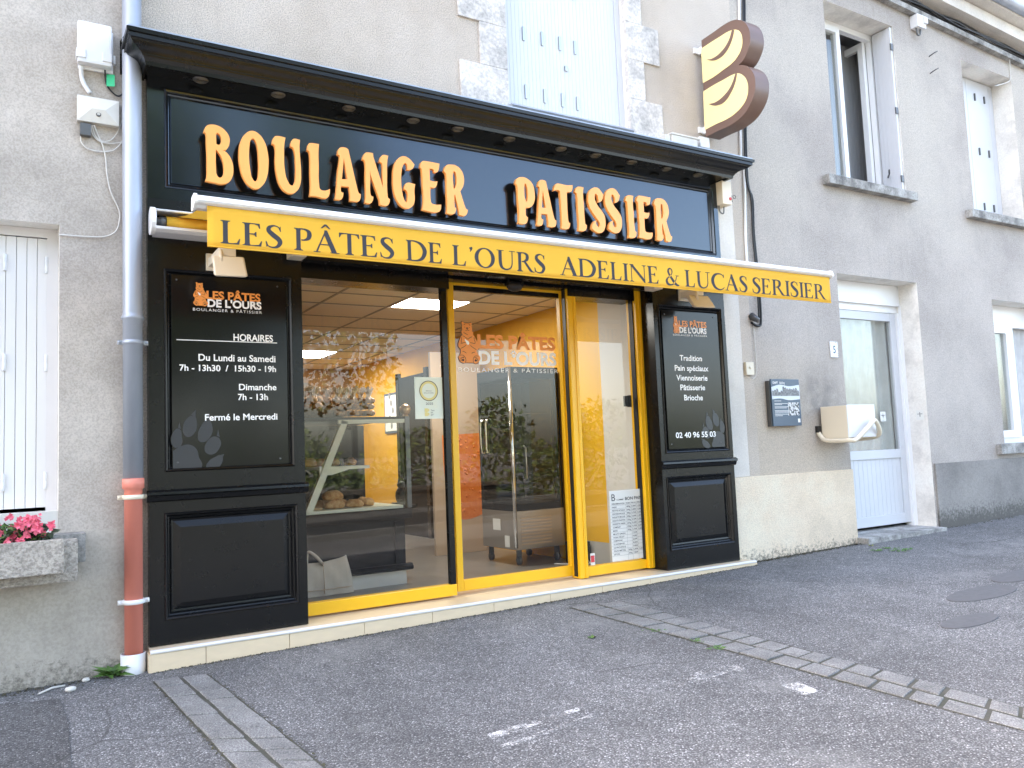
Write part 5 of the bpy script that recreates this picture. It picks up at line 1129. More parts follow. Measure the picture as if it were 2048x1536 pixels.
for k, rw in enumerate(rows):
    z = c + H_ * (.80 - .0475 * k); cp = H_ * .020
    for s_, u0, u1 in zip(rw, (.06, .50, .65, .83), (.44, .61, .79, .97)):
        if s_: text(m, s_, a + W_ * u0, a + W_ * min(u1, u0 + .033 * len(s_)), z, cp, yg - .001, .012)
    L.box(a, b, yg - .0014, yg - .0008, z - H_ * .013, z - H_ * .0105)
for u in (.48, .63, .81): L.box(a + W_ * u - .0006, a + W_ * u + .0006, yg - .0017, yg - .0015, c, c + H_ * .83)
obj('lettering', m, 'ink', t); obj('table_lines', L, 'print_grey', t)
a, b, c, d = ax(1181, 1120, yg), ax(1190, 1118, yg), az(1182, 1131, yg), az(1181, 1107, yg)
t = thing('alarm_sticker', 'small red and white sticker at the bottom left of the side window', 'sticker', (a, yg, c))
obj('sheet', MB().box(a, b, yg, yg + .001, c, d), 'paper', t); obj('red_field', MB().box(a + .004, b - .004, yg - .001, yg - .0002, c + (d - c) * .25, d - (d - c) * .2), 'red', t)
p = at(1255, 803, YG + .02); obj('lock_box', MB().cbox(p.x - .035, p.x - .0, YG + .003, YG + .03, p.z - .04, p.z + .045, .004).cbox(p.x + .004, p.x + .03, YG + .003, YG + .035, p.z - .045, p.z + .05, .004), 'black_rubber', None, 'dark lock fitting inside the side window glass', 'lock')

# ================================================================== shop interior
XI = 4.30; XW = .75; YB_ = 6.9
rm = thing('shop_room', 'warm lit bakery sales room with ochre right wall and tiled ceiling', 'room', (2.6, 3.5, 0))
obj('floor', MB().add([(XW, .4, -.02), (4.9, .4, -.02), (4.9, YB_, -.02), (XW, YB_, -.02)], [(0, 1, 2, 3)]), 'floor_tile', rm)
yw1 = 1.15
obj('right_wall', MB().add([(XI, yw1, -.02), (XI, YB_, -.02), (XI, YB_, ZC), (XI, yw1, ZC)], [(0, 1, 2, 3)]), 'ochre', rm)
yx = .755
obj('front_return', MB().add([(XI, .345, .002), (XI, yx, .002), (XI, yx, 2.6), (XI, .345, 2.6)], [(0, 1, 2, 3)]), 'white_wall', rm)
ye = MB().add([(XI, yx, .17), (XI, yw1, .17), (XI, yw1, 2.6), (XI, yx, 2.6)], [(0, 1, 2, 3)])
obj('tile_skirting', MB().add([(XI, yx, -.02), (XI, yw1, -.02), (XI, yw1, .17), (XI, yx, .17)], [(0, 1, 2, 3)]), 'tile_grey', rm)
obj('yellow_panel', ye, M('yellow_wall_panel', (.90, .50, .012), .45), rm)
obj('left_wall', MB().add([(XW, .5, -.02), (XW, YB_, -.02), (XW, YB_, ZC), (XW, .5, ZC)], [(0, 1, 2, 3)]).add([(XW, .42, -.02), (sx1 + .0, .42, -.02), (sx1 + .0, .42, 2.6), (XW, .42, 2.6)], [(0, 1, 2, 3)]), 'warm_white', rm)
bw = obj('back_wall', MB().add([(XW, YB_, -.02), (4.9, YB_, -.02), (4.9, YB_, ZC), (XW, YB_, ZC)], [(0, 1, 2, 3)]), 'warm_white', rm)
p0 = at(628, 800, YB_ - .02); m = MB().mesh(shape2d([[(p0.x - .55, p0.z - .3, 1), (p0.x + .22, p0.z - .3, 1), (p0.x + .2, p0.z), (p0.x + .0, p0.z + .2), (p0.x - .2, p0.z + .26), (p0.x - .5, p0.z + .15)]]), lambda q: Vector((q.x, YB_ - .01, q.y))); obj('arch', m, 'brushed', bw)
YCF = .62
ce = MB(); rl = MB(); gx = [2.215 - .605 * 3 + .605 * k for k in range(9)]; gy = [YCF, .95, 1.41, 1.87, 2.47, 3.07, 3.67, 4.27, 4.87, 5.57, 6.2, YB_]
led = [(4, 2), (4, 8)]
for i in range(len(gx) - 1):
    for j in range(len(gy) - 1):
        if (i, j) in led: continue
        ce.add([(gx[i], gy[j], ZC), (gx[i + 1], gy[j], ZC), (gx[i + 1], gy[j + 1], ZC), (gx[i], gy[j + 1], ZC)], [(0, 1, 2, 3)])
co = obj('ceiling', ce, 'ceiling', rm)
for x in gx: rl.box(x - .011, x + .011, YCF, YB_, ZC - .006, ZC - .001)
for y in gy: rl.box(XW, 4.9, y - .011, y + .011, ZC - .0062, ZC - .0012)
obj('ceiling_rails', rl, 'ceiling_rail', co)
obj('bulkhead', MB().box(sx1 - .2, 4.9, YCF - .03, YCF, ZC - .01, 2.66).box(sx1 - .2, 4.9, .46, YCF, 2.62, 2.66), 'warm_white', rm)
obj('room_top', MB().box(XW - .1, 4.95, .46, YB_ + .1, 2.665, 2.70), 'dark_room', rm)
for k, (i, j) in enumerate(led):
    t = thing('ceiling_light', ('bright white square ceiling light near the glazing', 'bright white ceiling light at the back left of the shop')[k], 'ceiling light', (gx[i] + .3, gy[j] + .2, ZC), 'ceiling lights in the shop')
    obj('diffuser', MB().add([(gx[i] + .015, gy[j] + .015, ZC - .002), (gx[i + 1] - .015, gy[j] + .015, ZC - .002), (gx[i + 1] - .015, gy[j + 1] - .015, ZC - .002), (gx[i] + .015, gy[j + 1] - .015, ZC - .002)], [(3, 2, 1, 0)]), 'led', t)
    obj('frame', MB().box(gx[i], gx[i] + .02, gy[j], gy[j + 1], ZC - .01, ZC).box(gx[i + 1] - .02, gx[i + 1], gy[j], gy[j + 1], ZC - .01, ZC), 'white_alu', t)
# counter with glass case
cxr, cyf = 2.66, 1.18
zc1_ = az(790, 1012, cyf)
ct = thing('bakery_counter', 'dark bakery counter on a tiled plinth with a glass display case', 'counter', (2.1, cyf, 0))
zp = az(710, 1152, cyf); zk = az(800, 1128, cyf)
obj('plinth', MB().box(1.0, cxr - .02, cyf + .03, 4.2, -.02, zp), 'tile_grey', ct)
obj('skirting', MB().profx([(cyf, zp), (cyf - .02, zp + .01), (cyf - .02, zp + .03), (cyf, zp + .05), (cyf + .05, zp + .05), (cyf + .05, zp)], 1.0, cxr + .02), 'counter', ct)
obj('body', MB().box(1.0, cxr - .03, cyf + .015, 4.2, zp + .05, zc1_ - .1).box(cxr - .12, cxr - .1, cyf, cyf + .014, zp + .06, zc1_ - .12), 'counter', ct)
obj('top_rail', MB().cbox(1.0, cxr + .02, cyf - .02, 4.2, zc1_ - .1, zc1_ - .02, .006), 'counter', ct)
obj('shelf_deck', MB().box(1.0, cxr - .04, cyf + .01, 2.0, zc1_ - .019, zc1_ + .004), 'case_frame', ct)
ztop = az(700, 842, cyf); xl = ax(690, 845, cyf); xb_ = ax(617, 985, cyf)
m = MB()
def bar(x0, z0, x1, z1, w2, y0=cyf + .0, y1=cyf + .03):
    d = Vector((x1 - x0, 0, z1 - z0)).normalized(); nrm = Vector((-d.z, 0, d.x)) * w2
    A_, B_ = Vector((x0, 0, z0)), Vector((x1, 0, z1)); q = [A_ - nrm, B_ - nrm, B_ + nrm, A_ + nrm]
    m.hexa([(p.x, y0, p.z) for p in q], [(p.x, y1, p.z) for p in q])
bar(xb_, zc1_, xl, ztop, .022); bar(xb_ + .01, zc1_, xl + .01, ztop, .03, cyf + .035, cyf + .05)
zs_ = az(700, 935, cyf); m.box(ax(640, 940, cyf), ax(740, 932, cyf), cyf + .01, 1.9, zs_ - .012, zs_ + .012)
m.hexa([(ax(640, 948, cyf), cyf + .01, zs_ - .05), (ax(664, 948, cyf), cyf + .01, zs_ - .05), (ax(700, 940, cyf), cyf + .01, zs_ - .012), (ax(640, 940, cyf), cyf + .01, zs_ - .012)], [(ax(640, 948, cyf), cyf + .03, zs_ - .05), (ax(664, 948, cyf), cyf + .03, zs_ - .05), (ax(700, 940, cyf), cyf + .03, zs_ - .012), (ax(640, 940, cyf), cyf + .03, zs_ - .012)])
m.box(xl - .05, cxr, cyf, cyf + .03, ztop - .02, ztop + .01)
obj('case_frame', m, 'case_frame', ct)
obj('case_back', MB().box(1.0, cxr - .02, 2.05, 2.06, zc1_ + .005, ztop).box(1.0, 1.01, cyf + .05, 2.05, zc1_ + .005, ztop), 'counter', ct)
obj('case_glass', MB().add([(1.5, cyf + .02, zc1_), (cxr, cyf + .02, zc1_), (cxr, cyf + .02, ztop), (1.5, cyf + .02, ztop)], [(0, 1, 2, 3)]).add([(cxr, cyf + .03, zc1_), (cxr, 4.0, zc1_), (cxr, 4.0, ztop), (cxr, cyf + .03, ztop)], [(0, 1, 2, 3)]), 'glass_clear', ct)
obj('case_top', MB().box(1.0, cxr + .01, cyf + .005, 4.0, ztop + .011, ztop + .03), 'counter', ct)
obj('post', MB().cbox(cxr - .01, cxr + .03, cyf - .005, cyf + .04, zc1_ - .02, ztop + .03, .004), 'dark_steel', ct)
obj('brass_ball', MB().ball((cxr + .005, cyf + .02, ztop + .085), .045, sub=3).lathe((cxr + .005, cyf + .02, ztop + .03), [(.03, 0), (.02, .01), (.012, .02)], 14), 'brass', ct)
R = random.Random(11)
def loaf(c, L_, W_, H_, lab, ang=0):
    m = MB(); t = bmesh.new(); bmesh.ops.create_icosphere(t, subdivisions=3, radius=1)
    for q in t.verts:
        k = 1 + .06 * math.sin(q.co.x * 9 + q.co.y * 5) + R.uniform(-.03, .03); x = q.co.x * L_ * k; y = q.co.y * W_ * k; z = max(q.co.z, -.55) * H_ * k
        q.co = (c[0] + x * math.cos(ang) - y * math.sin(ang), c[1] + x * math.sin(ang) + y * math.cos(ang), c[2] + H_ * .58 + z)
    m.bm(t, True); return obj('bread_loaf', m, 'crust', None, lab, 'bread', 'breads in the display case')
zsh = zc1_ + .006
pt = lambda px, py: ax(px, py, cyf + .12)
loaf((pt(670, 1000), cyf + .14, zsh), .085, .06, .05, 'round crusty loaf at the bottom of the case, under another loaf')
loaf((pt(668, 985), cyf + .15, zsh + .062), .085, .06, .05, 'scored loaf lying on top of another loaf in the case', .2)
loaf((pt(710, 995), cyf + .14, zsh), .075, .055, .04, 'flat brown loaf right of the stacked pair in the case')
loaf((pt(692, 996), cyf + .24, zsh), .07, .05, .04, 'small loaf behind the gap between the front loaves', .6)
loaf((pt(625, 925), cyf + .3, zs_ + .014), .09, .06, .045, 'loaf on the upper shelf at the left edge of the case')
loaf((pt(652, 926), cyf + .55, zs_ + .014), .08, .06, .045, 'second loaf on the upper shelf, farther from the glass')
for k, (px, dy, q_) in enumerate(((640, .5, 'left'), (668, .62, 'middle'), (700, .55, 'right'))):
    loaf((ax(px, 928, cyf + dy), cyf + dy, zs_ + .014), .06, .045, .04, 'small golden pastry at the %s back of the upper case shelf' % q_, k)
for k, (px, dy, q_) in enumerate(((640, .3, 'nearest the wooden board'), (735, .2, 'nearest the right glass post'), (725, .4, 'behind the right hand loaves'))):
    loaf((ax(px, 996, cyf + dy), cyf + dy, zsh), .06, .05, .04, 'small crusty roll on the case floor, ' + q_, k * .7)
obj('bread_board', MB().cbox(pt(612, 1003), pt(640, 1003), cyf + .06, cyf + .3, zsh, zsh + .02, .004), 'wood', None, 'pale wooden board in the left corner of the display case', 'board')
# basket and bagged bread on the case
zt2 = ztop + .031
bk_ = thing('wicker_basket', 'low wicker basket of wrapped bread on the display case', 'basket', (ax(638, 845, cyf + .3), cyf + .3, zt2))
bx_ = ax(638, 845, cyf + .3)
obj('weave', MB().lathe((bx_, cyf + .3, zt2), [(.17, 0), (.22, .07), (.225, .075), (.21, .07), (.16, .012)], 26), 'wicker', bk_)
MT['rolls'] = M('bagged_rolls', (.30, .14, .055), .35, (.50, .30, .14), 30, .5, 50)
def bag(c, w_, h_, lab, mat='rolls'):
    """a few rolls in a clear bag whose gathered top flares out"""
    t = thing('wrapped_bread', lab, 'bread', c, 'wrapped breads on the display case'); c = Vector(c); m = MB()
    for k, zz in enumerate((.16, .40, .62)):
        for q in range(3):
            a = q * 2.1 + k; m.ball(c + Vector((w_ * .48 * math.cos(a), w_ * .48 * math.sin(a), h_ * zz)), w_ * .55, (1, 1, .85), .04, 2)
    obj('rolls', m, mat, t); f = MB(); n = 26; vs = []
    for j, (r, z) in enumerate(((.50, .70), (.32, .78), (.28, .84), (.48, .95), (.66, 1.08))):
        for k in range(n):
            a = 2 * PI * k / n; rr = w_ * r * (1 + (.22 if k % 2 else -.2) * (.3 + .2 * j)) * R.uniform(.85, 1.15)
            vs.append(c + Vector((rr * math.cos(a), rr * math.sin(a), h_ * (z + R.uniform(-.02, .02) * j))))
    f.add(vs, [(j * n + k, j * n + (k + 1) % n, j * n + n + (k + 1) % n, j * n + n + k) for j in range(4) for k in range(n)])
    obj('wrapper', f, 'cellophane', t)
for k, (px, dy, lab) in enumerate(((612, .34, 'clear-bagged bread in the basket, leftmost behind the yellow frame'), (628, .22, 'clear-bagged bread in the front of the basket'), (645, .40, 'clear-bagged bread at the back of the basket'), (658, .28, 'clear-bagged bread at the right rim of the basket'))): bag((ax(px, 830, cyf + dy), cyf + dy, zt2 + .02), .075, .20, lab, 'crust')
for k, (px, dy, lab) in enumerate(((676, .12, 'bagged rolls standing just right of the basket'), (691, .16, 'bagged rolls second right of the basket'), (706, .12, 'bagged rolls in the middle of the row on the case'), (722, .16, 'bagged rolls second from the brass ball'), (738, .12, 'bagged rolls next to the brass ball'))): bag((ax(px, 835, cyf + dy), cyf + dy, zt2), .052, .215, lab)
# tote bag on the floor
tA, tB = atz(618, 1196, -.018), atz(709, 1183, -.018); tz = az(665, 1106, tB.y)
t = thing('tote_bag', 'beige canvas tote bag standing on the shop floor by the window', 'bag', ((tA.x + tB.x) / 2, tA.y, -.018))
m = MB(); x0_, x1_ = tA.x - .16, tB.x - .01; y0_, y1_ = tA.y + .0, tA.y + .22; n = 14; rows_ = 8; zt_b = tz - .03
for j in range(rows_ + 1):
    v = j / rows_
    for k in range(4 * n):
        s_ = k // n; u = (k % n) / n
        X_, Y_ = {0: (u, 0), 1: (1, u), 2: (1 - u, 1), 3: (0, 1 - u)}[s_]
        sag = .03 * math.sin(v * PI) + .012 * math.sin(k * 1.7 + v * 6); lean = -.015 * v
        zz = -.018 + (zt_b + .018) * v * (1 - .12 * math.sin(X_ * PI) * (v ** 3))
        m.v.append((x0_ + (x1_ - x0_) * (X_ + (X_ - .5) * (-.08 * v)) + lean, y0_ + (y1_ - y0_) * (Y_ + (Y_ - .5) * (-.45 * v)) + (Y_ - .5) * sag, zz))
N4 = 4 * n
for j in range(rows_):
    for k in range(N4): m.f.append([j * N4 + k, j * N4 + (k + 1) % N4, (j + 1) * N4 + (k + 1) % N4, (j + 1) * N4 + k]); m.sm.append(True)
obj('body', m, 'canvas', t)
hx = (x0_ + x1_) / 2; obj('handles', MB().tube(smooth_path([(hx - .09, y0_ + .05, zt_b - .04), (hx - .08, y0_ + .045, zt_b + .05), (hx - .03, y0_ + .02, zt_b + .02), (hx + .03, y0_ + .03, zt_b - .05)], 5), .012, 6), 'canvas', t)
obj('seam', MB().tube([(hx + .02, y0_ - .018, .0), (hx + .02, y0_ - .012, zt_b * .55), (hx + .02, y0_ + .01, zt_b * .9)], .003, 5).tube([(x0_ + .05, y0_ - .006, .03), (hx, y0_ - .02, .03), (x1_ - .02, y0_ - .006, .03)], .0025, 5), 'beige_board', t)
# refrigerated glass cabinet on casters
fx0_, fx1_, fy0, fy1 = 3.72, 4.24, 1.32, 1.90
zf0 = az(1045, 1100, fy0); zf1 = az(1045, 1022, fy0); zf2 = 1.72
t = thing('glass_fridge', 'tall glass-sided display fridge on casters behind the sliding door', 'fridge', (3.98, 1.6, -.018))
b_ = obj('base', MB().cbox(fx0_, fx1_, fy0, fy1, zf0, zf1, .006), 'brushed', t)
m = MB()
for k in range(9): z = zf0 + .04 + k * (zf1 - zf0 - .08) / 9; m.box(fx0_ + .06, fx1_ - .14, fy0 - .006, fy0 + .002, z, z + .012)
obj('grille', m, 'beige_board', b_)
obj('label_plate', MB().box(fx0_ - .002, fx0_ + .001, fy0 + .25, fy0 + .38, zf0 + .16, zf0 + .26).box(fx0_ - .002, fx0_ + .001, fy0 + .10, fy0 + .18, zf0 + .02, zf0 + .12), 'paper', b_)
obj('cabinet_frame', MB().box(fx0_, fx1_, fy0, fy1, zf1 + .001, zf1 + .06).box(fx0_, fx1_, fy0, fy1, zf2 - .1, zf2).box(fx1_ - .04, fx1_, fy0, fy1, zf1 + .06, zf2 - .1).box(fx0_, fx0_ + .04, fy1 - .04, fy1, zf1 + .06, zf2 - .1).box(fx0_ + .04, fx1_ - .04, fy1 - .03, fy1, zf1 + .06, zf2 - .1).box(fx1_ - .06, fx1_ - .041, fy0 + .05, fy1 - .03, zf1 + .06, zf2 - .1), 'counter', t)
obj('corner_post', MB().lathe((fx0_ + .012, fy0 + .012, 0), [(.017, zf0 + .02), (.017, zf2)], 16), 'chrome', t)
gl_ = obj('side_glass', MB().add([(fx0_ + .008, fy0 + .03, zf1 + .06), (fx0_ + .008, fy1 - .04, zf1 + .06), (fx0_ + .008, fy1 - .04, zf2 - .1), (fx0_ + .008, fy0 + .03, zf2 - .1)], [(0, 1, 2, 3)]).add([(fx0_ + .03, fy0 + .008, zf1 + .06), (fx1_ - .04, fy0 + .008, zf1 + .06), (fx1_ - .04, fy0 + .008, zf2 - .1), (fx0_ + .03, fy0 + .008, zf2 - .1)], [(0, 1, 2, 3)]), 'glass_clear', t)
m = MB()
for k in range(3): z = zf1 + .25 + k * .3; m.box(fx0_ + .04, fx1_ - .05, fy0 + .04, fy1 - .05, z, z + .006)
obj('glass_shelves', m, 'glass_clear', t)
m = MB().tube([(fx0_ + .12, fy0 - .0, 1.02), (fx0_ + .12, fy0 - .035, 1.0), (fx0_ + .12, fy0 - .035, .74), (fx0_ + .12, fy0 - .0, .72)], .008, 8); obj('handle', m, 'steel', t)
hp = atx(965, 842, fx0_ - .02); hq = atx(968, 905, fx0_ - .02)
m = MB().tube(smooth_path([(fx0_ + .0, hp.y, hp.z), (fx0_ - .04, hp.y, hp.z - .02), (fx0_ - .04, hp.y, hq.z + .02), (fx0_, hp.y, hq.z)], 4), .012, 8).tube(smooth_path([(fx0_ + .0, hp.y - .06, hp.z), (fx0_ - .02, hp.y - .06, hp.z - .02), (fx0_ - .02, hp.y - .06, hq.z + .02), (fx0_, hp.y - .06, hq.z)], 4), .012, 8); obj('door_pull', m, 'chrome', t)
for (x, y) in ((fx0_ + .06, fy0 + .05), (fx0_ + .05, fy1 - .06), (fx1_ - .06, fy0 + .05), (fx1_ - .06, fy1 - .06)):
    obj('caster', MB().lathe((x, y, .022), [(.012, -.014), (.038, -.012), (.038, .012), (.012, .014)], 16, 'x').cbox(x - .022, x + .022, y - .012, y + .012, .05, zf0 + .001, .003), 'dark_steel', t)
dk = atz(1136, 1123, -.018); obj('waste_bin', MB().cbox(XI - .16, XI - .02, 1.0, 1.18, -.018, .17, .01), 'black_rubber', None, 'low black bin on the floor right of the fridge', 'bin')
p1_ = (XI - .1, .98, .004); obj('power_cable', MB().tube(smooth_path([(XI - .3, 1.15, -.008), (XI - .2, 1.0, -.008), (XI - .1, .92, -.008), (XI + .0, 1.1, .02)], 6), .006, 6), 'white_cable', None, 'white power cable curled on the floor by the fridge', 'cable')
# roll-up board with orange drink picture
by = 2.55; q0, q1 = ax(866, 900, by), ax(966, 900, by); zq0, zq1 = -.018, az(900, 705, by)
t = thing('poster_stand', 'beige advertising stand with an orange drink picture behind the door', 'display stand', ((q0 + q1) / 2, by, -.018))
obj('board', MB().box(q0, q1, by, by + .04, zq0, zq1), 'beige_board', t)
zz0_, zz1_ = az(910, 1035, by), az(910, 870, by); W_ = q1 - q0
obj('drink_picture', MB().mesh(shape2d([[(q0 + W_ * .18, zz1_, 1), (q1 - .002, zz1_ + .015, 1), (q1 - .002, zz0_ + .02, 1), (q0 + W_ * .6, zz0_ - .03), (q0 + W_ * .38, zz0_, 1), (q0 + W_ * .26, zz0_ + .25), (q0 + W_ * .2, zz0_ + .45)]]), lambda c: Vector((c.x, by - .003, c.y))), 'poster_orange', t)
m = MB(); R2 = random.Random(2)
for k in range(45): m.ball((q0 + W_ * R2.uniform(.32, .97), by - .003, R2.uniform(zz0_ + .03, zz1_ - .02)), R2.uniform(.006, .016), (1, .4, 1.1), 0, 2)
obj('drops', m, 'poster_orange', t)
# doorway, picture, black cat figure, upright strip
yd0, yd1 = atx(858, 900, XI).y, atx(806, 900, XI).y
t = thing('back_door', 'dark door in the ochre wall at the back of the shop', 'door', (XI, (yd0 + yd1) / 2, -.02))
obj('leaf', MB().box(XI - .03, XI - .002, yd0, yd1, -.02, 1.98), 'counter', t); obj('casing', MB().box(XI - .045, XI - .001, yd0 - .08, yd0, -.02, 2.04).box(XI - .045, XI - .001, yd1, yd1 + .08, -.02, 2.04), 'black', t)
pa, pb_ = atx(769, 800, XI - .02), atx(798, 800, XI - .02); za_, zb2 = atx(798, 865, XI - .02).z, atx(798, 783, XI - .02).z
t = thing('framed_picture', 'framed botanical picture on the ochre wall behind the counter', 'picture', (XI, (pa.y + pb_.y) / 2, za_))
obj('frame', MB().box(XI - .025, XI - .002, pb_.y, pa.y, za_, zb2), 'navy', t); obj('picture', MB().box(XI - .028, XI - .0251, pb_.y + .03, pa.y - .03, za_ + .03, zb2 - .03), 'paper', t)
mp_ = MB(); yc_ = (pa.y + pb_.y) / 2
for k in range(5): mp_.ball((XI - .03, yc_ + .06 * math.sin(k * 2.1), za_ + .1 + k * .1), .035, (.1, 1, 1.3))
obj('drawing', mp_, 'print_grey', t)
cg = at(801, 985, 1.5); m = MB().ball((cg.x, 1.5, zc1_ + .06), .05, (.9, .9, 1.5)).ball((cg.x, 1.48, zc1_ + .15), .036).tube([(cg.x - .02, 1.48, zc1_ + .17), (cg.x - .025, 1.48, zc1_ + .20)], [.014, .003], 6).tube([(cg.x + .02, 1.48, zc1_ + .17), (cg.x + .025, 1.48, zc1_ + .20)], [.014, .003], 6).cbox(cg.x - .06, cg.x + .06, 1.44, 1.56, zc1_ - .012, zc1_ + .006, .004)
t = thing('cat_figurine', 'small black cat figurine on a side ledge right of the counter', 'figurine', (cg.x, 1.5, zc1_)); obj('body', m, 'black_rubber', t)
obj('side_ledge', MB().cbox(cxr + .03, cg.x + .1, 1.4, 1.6, zc1_ - .04, zc1_ - .013, .004), 'counter', ct)

MT['pale_print'] = M('pale_print', (.62, .66, .70), .5); MT['print_mid'] = M('print_mid', (.10, .105, .11), .6, (.28, .28, .28), 60)
# ================================================================== things on the right wall
a, b, c, d = rect(1540, 758, 1603, 851, YW - .05)
t = thing('information_panel', 'dark blue local history panel with two old photographs on the beige wall', 'sign', ((a + b) / 2, YW, c))
yi = YW - .055
obj('back_box', MB().box(a - .012, b - .02, yi + .012, YW - .001, c - .0, d - .015), 'dark_steel', t); obj('plate', MB().cbox(a, b, yi, yi + .012, c, d, .003), 'navy', t)
W_, H_ = b - a, d - c; yy = yi - .001
ph = shape2d([[(a + .004, c + H_ * .88, 1), (a + W_ * .3, c + H_ * .93), (a + W_ * .62, c + H_ * .90), (b - .004, c + H_ * .93, 1), (b - .004, c + H_ * .62, 1), (a + W_ * .6, c + H_ * .60), (a + W_ * .3, c + H_ * .635), (a + .004, c + H_ * .62, 1)]])
wp = obj('wide_photo', MB().mesh(ph, lambda q: Vector((q.x, yy, q.y - H_ * .05))), 'pale_print', t)
R = random.Random(3); m = MB(); zz = c + H_ * .64; prev = a + .008
for k in range(13):
    x = a + .008 + (W_ - .016) * (k + 1) / 13; hgt = H_ * R.uniform(.08, .19)
    m.add([(prev, yy - .0004, zz), (x, yy - .0004, zz), (x, yy - .0004, zz + hgt * R.uniform(.8, 1)), ((prev + x) / 2, yy - .0004, zz + hgt * 1.1), (prev, yy - .0004, zz + hgt)], [(0, 1, 2, 3, 4)]); prev = x
obj('printed_skyline', m, 'print_mid', t)
obj('small_photo', MB().box(a + W_ * .54, b - W_ * .06, yy - .0005, yy, c + H_ * .22, c + H_ * .50), 'photo_print', t)
m = MB()
text(m, 'CRAFT', a + W_ * .06, a + W_ * .24, c + H_ * .90, H_ * .045, yy, .012); obj('printed_word', m, 'white_vinyl', t); m = MB(); text(m, 'Skilling', a + W_ * .30, a + W_ * .48, c + H_ * .90, H_ * .045, yy, .004); obj('printed_word', m, 'white_vinyl', t); m = MB()
for k, (u, z) in enumerate(((.28, .53), (.52, .475), (.3, .45), (.52, .405), (.46, .38), (.52, .325), (.52, .30), (.52, .275), (.52, .245), (.3, .215))): m.box(a + W_ * .08, a + W_ * (.04 + u), yy - .0004, yy, c + H_ * z, c + H_ * (z + .007))
obj('printed_text', m, 'white_vinyl', t); obj('white_badge', MB().box(b - W_ * .13, b - W_ * .05, yy - .0006, yy, c + H_ * .07, c + H_ * .15), 'white_vinyl', t)
a, b, c, d = rect(1660, 683, 1677, 715, YW - .012)
t = thing('house_number', 'chipped enamel house number plate reading 5', 'number plate', ((a + b) / 2, YW, c))
obj('plate', MB().cbox(a, b, YW - .012, YW - .001, c, d, .003), 'white_plastic', t)
m = MB(); text(m, '5', a + (b - a) * .34, a + (b - a) * .68, c + (d - c) * .27, (d - c) * .46, YW - .0128, .02); obj('numeral', m, 'navy', t)
m = MB(); R = random.Random(6)
for k in range(22):
    u, v = (R.choice((.06, .94)), R.random()) if R.random() < .6 else (R.random(), R.choice((.05, .95)))
    x, z = a + (b - a) * u, c + (d - c) * v; m.lathe((x, YW - .0122, z), [(R.uniform(.0015, .0035), 0), (.001, -.0005)], 7, 'y')
obj('rust_chips', m, 'outline', t)
a, b, c, d = rect(1492, 724, 1509, 750, YW - .03)
t = thing('doorbell', 'cream doorbell push with a thin white wire on the beige wall', 'doorbell', ((a + b) / 2, YW, c))
obj('case', MB().cbox(a, b, YW - .03, YW - .001, c, d, .004), 'cream_plastic', t); obj('button', MB().lathe(((a + b) / 2, YW - .03, (c + d) / 2 + .01), [(.014, .002), (.013, -.004), (.005, -.005)], 14, 'y'), 'cream_plastic', t)
cable([(1507, 650), (1510, 690), (1513, 740), (1508, 757), (1500, 752)], .003, 'white_cable', 'thin white wire hanging down to the doorbell')
cable([(1478, -10), (1481, 300), (1488, 330), (1491, 470), (1495, 540)], .013, 'white_alu', 'straight white conduit beside the right end of the shopfront')
cable([(1489, -10), (1493, 330), (1505, 400), (1508, 470), (1517, 560), (1522, 640), (1516, 652), (1503, 645)], .011, 'black_rubber', 'thick black cable coming down past the awning end', YW - .016)
cable([(1486, -10), (1490, 320), (1502, 395), (1506, 470), (1514, 560), (1518, 640)], .008, 'black_rubber', 'thinner black cable tied along the thick one', YW - .03)
p = at(1502, 632, YW); q_ = MB().tube([p, p + Vector((.01, -.07, -.05))], [.035, .022], 10); obj('cable_entry', q_, 'dark_steel', None, 'grey conical cable entry in the wall under the awning end', 'cable entry')
# letter box with bent guard tube
X6 = ax(1637, 845, YW)
yf6 = atx(1694, 842, X6).y; zt6, zb6 = atx(1694, 810, X6).z, atx(1696, 876, X6).z; x7 = ax(1749, 840, yf6)
t = thing('wall_box', 'cream metal box with a bent guard tube beside door 5', 'letter box', (X6, YW, zb6))
m = MB(); m.box(X6, x7, yf6, YW - .03, zb6, zt6)
obj('case', m, 'cream_plastic', t, bevel=.004)
obj('front_plate', MB().cbox(X6 + .004, x7 + .004, yf6 - .006, yf6 - .001, zb6 + .004, zt6 + .004, .002), 'white_plastic', t)
e = .05; zr_ = zb6 - .015
P = [(X6 - .03, YW - .01, zb6 + .07), (X6 - .035, YW - .04, zb6 + .03), (X6 - .03, YW - .1, zr_), (X6 - .01, yf6 - .02, zr_ - .005), (X6 + .05, yf6 - .05, zr_ + .005), (x7 - .14, yf6 - .06, zb6 + .12), (x7 - .09, yf6 - .06, zb6 + .15), (x7 - .04, yf6 - .055, zb6 + .11), (x7 + .03, yf6 - .02, zb6 + .03), (x7 + .035, yf6 + .06, zr_ + .01), (x7 - .0, YW - .06, zr_), (x7 - .02, YW - .005, zr_ + .01)]
obj('guard_tube', MB().tube(smooth_path(P, 5), .02, 10), 'cream_plastic', t); obj('tube_cap', MB().cbox(X6 - .055, X6 - .012, YW - .035, YW - .001, zb6 + .06, zb6 + .12, .004), 'black_rubber', t)
